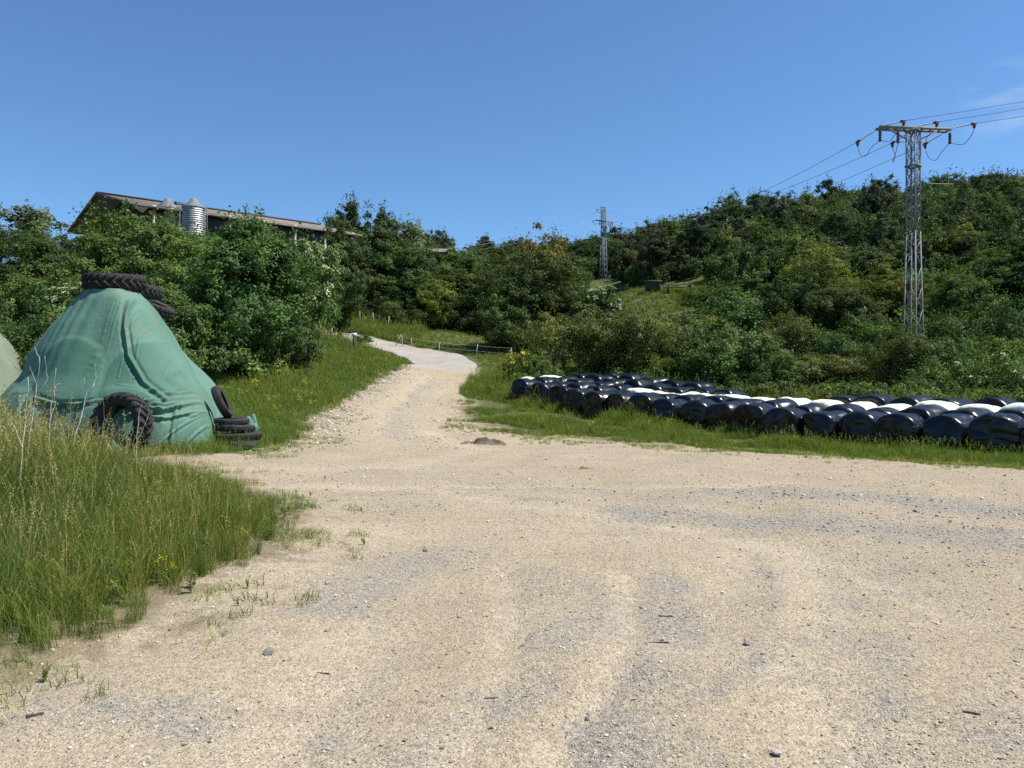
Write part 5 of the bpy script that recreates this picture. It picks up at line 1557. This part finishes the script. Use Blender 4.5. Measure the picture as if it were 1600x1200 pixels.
tag(link('aerial_mast', b.mesh('aerial_mast', [M_GALVD]), loc=(t[0], t[1], 10.5)), 'thin aerial mast standing between the two silos', 'aerial')
# roof corner of another shed above the trees
t = P(676, 388, 92)
root = empty('shed', (t[0] - 3, t[1] + 3, t[2] - 4.5))
b = MB(); v = [(-5, -3.4, 4.05), (4.6, -3.4, 4.05), (4.6, 0, 5.0), (-5, 0, 5.0), (-5, 3.4, 4.05), (4.6, 3.4, 4.05)]
b.add(v + [(a, c, d - .15) for a, c, d in v], [[[0,1,2,3],[3,2,5,4],[9,8,7,6],[10,11,8,9],[0,6,7,1],[4,5,11,10]], [[0,3,4,10,9,6]], [[1,7,8,11,5,2]]])
link('roof', b.mesh('roof', [M_FIBRO]), root)
link('wall', MB().box((-.2, 0, 1.3), (8.6, 6, 5.2)).mesh('wall', [M_WOODD]), root)
tag(root, 'dark shed roof corner peeping over the oaks in the middle', 'shed')

# ------------------------------------------------------------------ plank hut, plank stack
c = P(1020, 463, 74); z = h1(c[0], c[1])
root = empty('plank_hut', (c[0], c[1], z + .12), .15)
root.scale = (.74, .74, .74)
b = MB()
for i in range(7): b.box((-.75 + i * .25, -.55, .62), (.225, .05, 1.25 - .03 * (i % 3)))
for i in range(4): b.box((-.88, -.4 + i * .27, .6), (.05, .24, 1.2)); b.box((.88, -.4 + i * .27, .6), (.05, .24, 1.2))
b.box((0, .58, .6), (1.7, .05, 1.2))
link('wall', b.mesh('wall', [M_WOODD]), root)
link('roof', MB().box((0, 0, 1.32), (2.1, 1.5, .07), (.1, 0, 0)).mesh('roof', [M_WOOD]), root)
tag(root, 'small dark plank hut with flat pale roof on the grassy terrace', 'hut')
c = P(1062, 464, 73)
root = empty('plank_stack', (c[0], c[1], h1(c[0], c[1]) + .15), -.05)
root.scale = (.95, .7, .7)
b = MB()
for i in range(5): b.box((-.2 + .1 * (i % 2), -.5 + i * .25, .95 + .02 * i), (3.0 - .2 * (i % 3), .2, .05), (0, .03 * (i % 2), .02 * i))
b.box((-.5, -.2, .60), (2.4, .9, .05), (0, -.05, 0)); b.box((.3, -.3, .70), (2.0, .05, .22))
link('plank', b.mesh('plank', [M_WOOD]), root)
for xx, yy in ((-1.2, -.4), (-1.2, .4), (1.1, -.4), (1.1, .4)):
    link('leg', MB().bar((xx, yy, -.3), (xx, yy, .93), .09).mesh('leg', [M_WOODD]), root)
tag(root, 'low weathered rack of grey planks right of the plank hut', 'plank rack')
c = P(1083, 470, 70); b = MB().bar((0, 0, -.5), (0, 0, .9), .07)
tag(link('fence_post', b.mesh('fence_post', [M_WOOD]), loc=(c[0], c[1], c[2] - .2)), 'thin grey post at the right end of the plank rack', 'post')

# ------------------------------------------------------------------ fences, sign post
def post_fence(posts, name, label, hgt, wires, rad, mat, wmat, wr, cat='fence'):
    base = P(posts[0][0], 600, posts[0][1]); zb = h1(base[0], base[1])
    root = empty(name, (base[0], base[1], zb))
    tops = []
    rg = np.random.default_rng(len(posts))
    for px, D in posts:
        x = (px - 800) * D / FP; z = h1(x, D)
        o = link('post', MB().tube([(0, 0, -.3), (rg.normal(0, .02), 0, hgt * .5), (rg.normal(0, .05), rg.normal(0, .03), hgt * rg.uniform(.93, 1.07))], [rad, rad * .95, rad * .85], 7).mesh('post', [mat]), root)
        o.location = (x - base[0], D - base[1], z - zb)
        tops.append(np.array([x - base[0], D - base[1], z - zb]))
    for wz in wires:
        b = MB()
        for a, c_ in zip(tops[:-1], tops[1:]):
            u = np.linspace(0, 1, 7)[:, None]
            p = a + (c_ - a) * u + np.array([0, 0, wz * hgt]) - np.array([0, 0, .05]) * (4 * u * (1 - u))
            b.tube(p, wr, 4)
        link('wire', b.mesh('wire', [wmat]), root)
    return tag(root, label, cat)
post_fence([(460, 76.5), (475, 76.5), (496, 76.5), (517, 76.5), (540, 76.5), (562, 76.5), (583, 76.5), (607, 76)], 'wooden_fence', 'wire fence on grey wooden posts along the upper bank', 1.55, (.9, .55), .07, M_WOOD, M_WIRE, .006)
post_fence([(629, 66.5), (643, 65), (686, 59), (745, 55.5), (800, 53.5)], 'tape_fence', 'electric fence with white tape along the pasture by the road', 1.0, (.95, .55), .018, M_WHITEP, M_TAPE, .0045)
post_fence([(440, 45.5), (462, 45), (481, 44.5), (500, 45), (520, 45.5)], 'wire_fence', 'low grey wire fence with thin posts left of the sign post', .95, (.35, .75), .035, M_WOOD, M_WIREP, .007)
# cross-braced pole stack beside the tape fence
c = P(624, 527, 66.5); zz = h1(c[0], c[1])
b = MB()
b.bar((-.35, 0, 0), (.15, 0, 1.1), .06); b.bar((.35, 0, 0), (-.2, .1, 1.1), .06); b.bar((-.5, .05, .95), (.55, .05, 1.05), .05)
tag(link('pole_trestle', b.mesh('pole_trestle', [M_WOOD]), loc=(c[0], c[1], zz)), 'crossed grey poles at the start of the white tape fence', 'trestle')
c = P(554, 545, 45); zz = h1(c[0], c[1])
root = empty('sign_post', (c[0], c[1], zz))
link('post', MB().box((0, 0, .35), (.20, .10, 1.3)).box((.0, -.06, .35), (.09, .03, 1.1)).mesh('post', [M_WOODD]), root)
link('board', MB().box((0, -.085, 1.02), (.30, .03, .22)).mesh('board', [M_WHITEP]), root)
tag(root, 'small white board on a dark square post at the road bend', 'sign post')

# ------------------------------------------------------------------ pylons and lines
def lattice(Hh, wb, wt, lev, leg_w, br_w, zmid=None):
    b = MB(); b2 = MB()
    cs = [(-1, -1), (1, -1), (1, 1), (-1, 1)]
    wz = lambda z: (wb + (wt - wb) * min(z / (Hh * .62), 1)) / 2
    for sx, sy in cs:
        zs = [-.6, Hh * .62, Hh]
        for a, c_ in zip(zs[:-1], zs[1:]):
            b.bar((sx * wz(max(a, 0)), sy * wz(max(a, 0)), a), (sx * wz(c_), sy * wz(c_), c_), leg_w)
    for i, (a, c_) in enumerate(zip(lev[:-1], lev[1:])):
        for f in range(4):
            p0 = np.array(cs[f]); p1 = np.array(cs[(f + 1) % 4])
            if i % 2: p0, p1 = p1, p0
            if a < Hh * .45: p0, p1 = (np.array(cs[f]), np.array(cs[(f + 1) % 4]))
            b2.bar((*(p0 * wz(a)), a), (*(p1 * wz(c_)), c_), br_w, br_w * .5)
            if a >= Hh * .45:
                b2.bar((*(p0 * wz(c_)), c_), (*(p1 * wz(c_)), c_), br_w, br_w * .5)
            if a >= Hh * .66:
                b2.bar((*(p1 * wz(a)), a), (*(p0 * wz(c_)), c_), br_w * .8, br_w * .4)
    return b, b2
def rod_ins(parent, a, e, name='insulator'):
    """polymer rod insulator from a to e with a cover at its end"""
    a = np.array(a, float); e = np.array(e, float); d = e - a
    b = MB(); b.tube([a, a + d * .2], .018, 6)
    n = 12
    u = np.linspace(.2, .92, 4 * n)
    b.tube(a + d * u[:, None], np.tile([.022, .045, .045, .022], n), 8)
    o = link(name, b.mesh(name, [M_INSUL], True), parent)
    dd = d / np.linalg.norm(d)
    bb = MB(); bb.tube([e - dd * .16, e - dd * .05, e + dd * .1], [.05, .085, .05], 8); bb.tube([e, e - [0, 0, .12], e - [0, 0, .24]], [.075, .08, .05], 8)
    link('end_cover', bb.mesh('end_cover', [M_RED], True), o)
    return e
def post_ins(parent, top, L=.42):
    top = np.array(top, float)
    b = MB(); b.tube([top, top - [0, 0, .12]], .02, 6)
    z = np.linspace(.12, L, 16)
    b.tube(top - np.c_[0*z, 0*z, z], np.tile([.05, .085, .085, .05], 4), 9)
    o = link('hanging_insulator', b.mesh('hanging_insulator', [M_DARKPORC], True), parent)
    bb = MB(); bb.tube([top - [0, 0, L], top - [0, 0, L + .1], top - [0, 0, L + .17]], [.05, .09, .06], 8)
    link('clamp', bb.mesh('clamp', [M_RED], True), o)
    return top - [0, 0, L + .12]
def jumper(parent, pts, mat=M_RED, rad=.017):
    p = np.array(pts, float)
    q = smooth_path(p, 10 * len(p))
    link('jumper', MB().tube(q, rad, 6).mesh('jumper', [mat], True), parent)

TX, TY = (1427 - 800) * 38.4 / FP, 38.4
TZ = h1(TX, TY) - .2
HT = 14.75 - TZ
py1 = empty('pylon', (TX, TY, TZ))
lev = [.3, 1.9, 3.3, 4.55, 5.7, 6.75, 7.45, 8.1, 8.75, 9.4, 10.05, 10.65, 11.2, 11.75, 12.3, 12.85, HT - .02]
lev = [l for l in lev if l < HT - .4] + [HT - .02]
b, b2 = lattice(HT, .80, .46, lev, .062, .040)
rotm = R(32)
o = link('leg_frame', b.mesh('leg_frame', [M_GALV]), py1); o.rotation_euler = (0, 0, rotm)
o = link('bracing', b2.mesh('bracing', [M_GALV]), py1); o.rotation_euler = (0, 0, rotm)
b = MB()
for z in (HT - 1.85, HT - .03):
    w = .27
    for a, c_ in (((-w, -w), (w, -w)), ((w, -w), (w, w)), ((w, w), (-w, w)), ((-w, w), (-w, -w))):
        b.bar((*a, z), (*c_, z), .09)
o = link('collar', b.mesh('collar', [M_GALV]), py1); o.rotation_euler = (0, 0, rotm)
Z0 = HT + .08
ca = np.array([1.0, .10, 0]); ca /= np.linalg.norm(ca)
b = MB()
for yo in (-.2, .2):
    b.bar(ca * -1.95 + [0, yo, Z0], ca * 1.98 + [0, yo, Z0], .09, .13)
for i in range(9): b.bar(ca * (-1.9 + i * .48) + [0, -.2, Z0], ca * (-1.9 + i * .48) + [0, .2, Z0], .05, .06)
for sg in (-1, 1):
    b.bar(ca * sg * .35 + [0, 0, HT - .45], ca * sg * 1.3 + [0, 0, Z0 - .08], .06)
link('crossarm', b.mesh('crossarm', [M_GALV]), py1)
link('side_rod', MB().bar((.3, 0, HT - 2.75), (2.25, .3, HT - 2.70), .045).mesh('side_rod', [M_GALV]), py1)
# strain insulators: away to the far pylon and right toward the next one
dA = np.array([-.07, .98, -.17]); dA /= np.linalg.norm(dA)
dB = np.array([.90, -.40, .10]); dB /= np.linalg.norm(dB)
endA, endB = [], []
for q, (l_, rr2) in enumerate(((-1.9, -1.9), (.05, -.1), (1.9, 1.95))):
    a = ca * l_ + [0, .2, Z0 - .03]
    # away side: drawn a little left so the spans fan out as on an angle pylon
    da = np.array([-.62, .70, -.36]); da /= np.linalg.norm(da)
    eA = rod_ins(py1, a, a + da * 1.05)
    b0 = ca * rr2 + [0, -.2, Z0 + .03]
    eB = rod_ins(py1, b0, b0 + dB * 1.05)
    endA.append(eA); endB.append(eB)
h1_ = post_ins(py1, ca * -1.93 + [0, -.2, Z0 - .1], .5)
h2_ = post_ins(py1, ca * -.95 + [0, -.2, Z0 - .1], .55)
h3_ = post_ins(py1, ca * 1.9 + [0, -.2, Z0 - .1], .5)
dn = np.array([0, 0, -.22])
jumper(py1, [endA[0] + dn, endA[0] + [.05, -.2, -.75], endA[0] + [.25, -.4, -.85], (endA[0] + h1_) / 2 + [.15, 0, -.32], h1_])
jumper(py1, [h1_, h1_ + [.3, -.1, -.08], h1_ + [.5, -.1, -.02], (h1_ + endB[0]) / 2 + [.25, 0, -.1], endB[0] + dn])
jumper(py1, [endA[1] + dn, endA[1] + [.05, -.2, -.8], endA[1] + [-.2, -.4, -1.15], h2_ + [-.12, .0, -.55], h2_])
jumper(py1, [h2_, h2_ + [.7, -.2, -.05], h2_ + [1.3, -.2, -.1], endB[1] + [-.45, .1, -.75], endB[1] + dn])
jumper(py1, [endA[2] + dn, endA[2] + [.1, -.2, -.8], endA[2] + [.35, -.4, -.98], (endA[2] + h3_) / 2 + [.2, 0, -.5], h3_])
jumper(py1, [h3_, h3_ + [.3, -.1, -.1], h3_ + [.6, -.2, -.12], endB[2] + [-.1, .1, -.6], endB[2] + dn])
tag(py1, 'near lattice pylon of galvanised steel with crossarm rising above the hedge', 'pylon', 'lattice pylons')

D2 = 120.0
TX2 = (943 - 800) * D2 / FP
top2 = CAM_Z + (600 - 324) * D2 / FP
T2Z = CAM_Z + (600 - 446) * D2 / FP
H2 = top2 - T2Z
py2 = empty('pylon', (TX2, D2, T2Z))
b, b2 = lattice(H2, 1.02, .56, list(np.linspace(.2, H2 - .02, 15)), .09, .05)
o = link('leg_frame', b.mesh('leg_frame', [M_GALV]), py2); o.rotation_euler = (0, 0, R(25))
o = link('bracing', b2.mesh('bracing', [M_GALV]), py2); o.rotation_euler = (0, 0, R(25))
z2 = CAM_Z + (600 - 345.5) * D2 / FP - T2Z
b = MB(); b.bar((-1.3, -.1, z2 + .14), (1.6, .3, z2 - .1), .15, .18); b.bar((-.5, -.3, H2), (.5, .3, H2), .16, .12)
link('crossarm', b.mesh('crossarm', [M_GALV]), py2)
e2 = [rod_ins(py2, (-.75, 0, z2 + .1), (-1.75, -.6, z2 - .1)), rod_ins(py2, (-.3, 0, H2 - .4), (-1.1, -.5, H2 - .45)), rod_ins(py2, (1.4, .3, z2 - .1), (.7, -.4, z2 - .5))]
for q, e in enumerate(e2):
    jumper(py2, [e, e + [.15, 0, -.5], e + [.6, .1, -.45], (.1 if q < 2 else 1.1, .1, e[2] - .2)], M_RED, .03)
for q in ((-.6, z2), (-.35, z2 - .35), (1.1, z2 - .1), (1.42, z2 - .1)):
    post_ins(py2, (q[0], 0.1, q[1]), .5)
tag(py2, 'far lattice pylon on the slope before the wooded hill', 'pylon', 'lattice pylons')

def span(a, c_, sag, rad, label, mat=M_WIRE, n=40):
    a = np.array(a, float); c_ = np.array(c_, float)
    u = np.linspace(0, 1, n)[:, None]
    p = (c_ - a) * u - np.array([0, 0, sag]) * (4 * u * (1 - u))
    o = link('power_line', MB().tube(p, rad, 5).mesh('power_line', [mat], True), loc=a)
    tag(o, label, 'power line', 'overhead power lines')
o1 = np.array([TX, TY, TZ]); o2 = np.array([TX2, D2, T2Z])
names = ('left', 'middle', 'right')
fa = [np.array([-.7, -.3, z2 - .1]), np.array([.2, -.2, H2 - .5]), np.array([1.35, .1, z2 - .3])]
for q in range(3):
    span(o1 + endA[q], o2 + fa[q], 2.7, .014, 'power line from the near pylon\'s %s insulator down to the far pylon' % names[q])
    span(o1 + endB[q], o1 + endB[q] + np.array([46, -20.5, 5.5]), 1.0, .012, 'power line from the near pylon\'s %s insulator out to the right' % names[q])
endw = [P(640, 396, 104), P(640, 400, 105), P(636, 404, 106)]
for q in range(3):
    span(o2 + e2[q], endw[q], .6, .013, 'power line from the far pylon leftward over the oaks, %s one' % ('lower', 'upper', 'rear')[q], M_WIREP)

print('objects', len(S.objects))
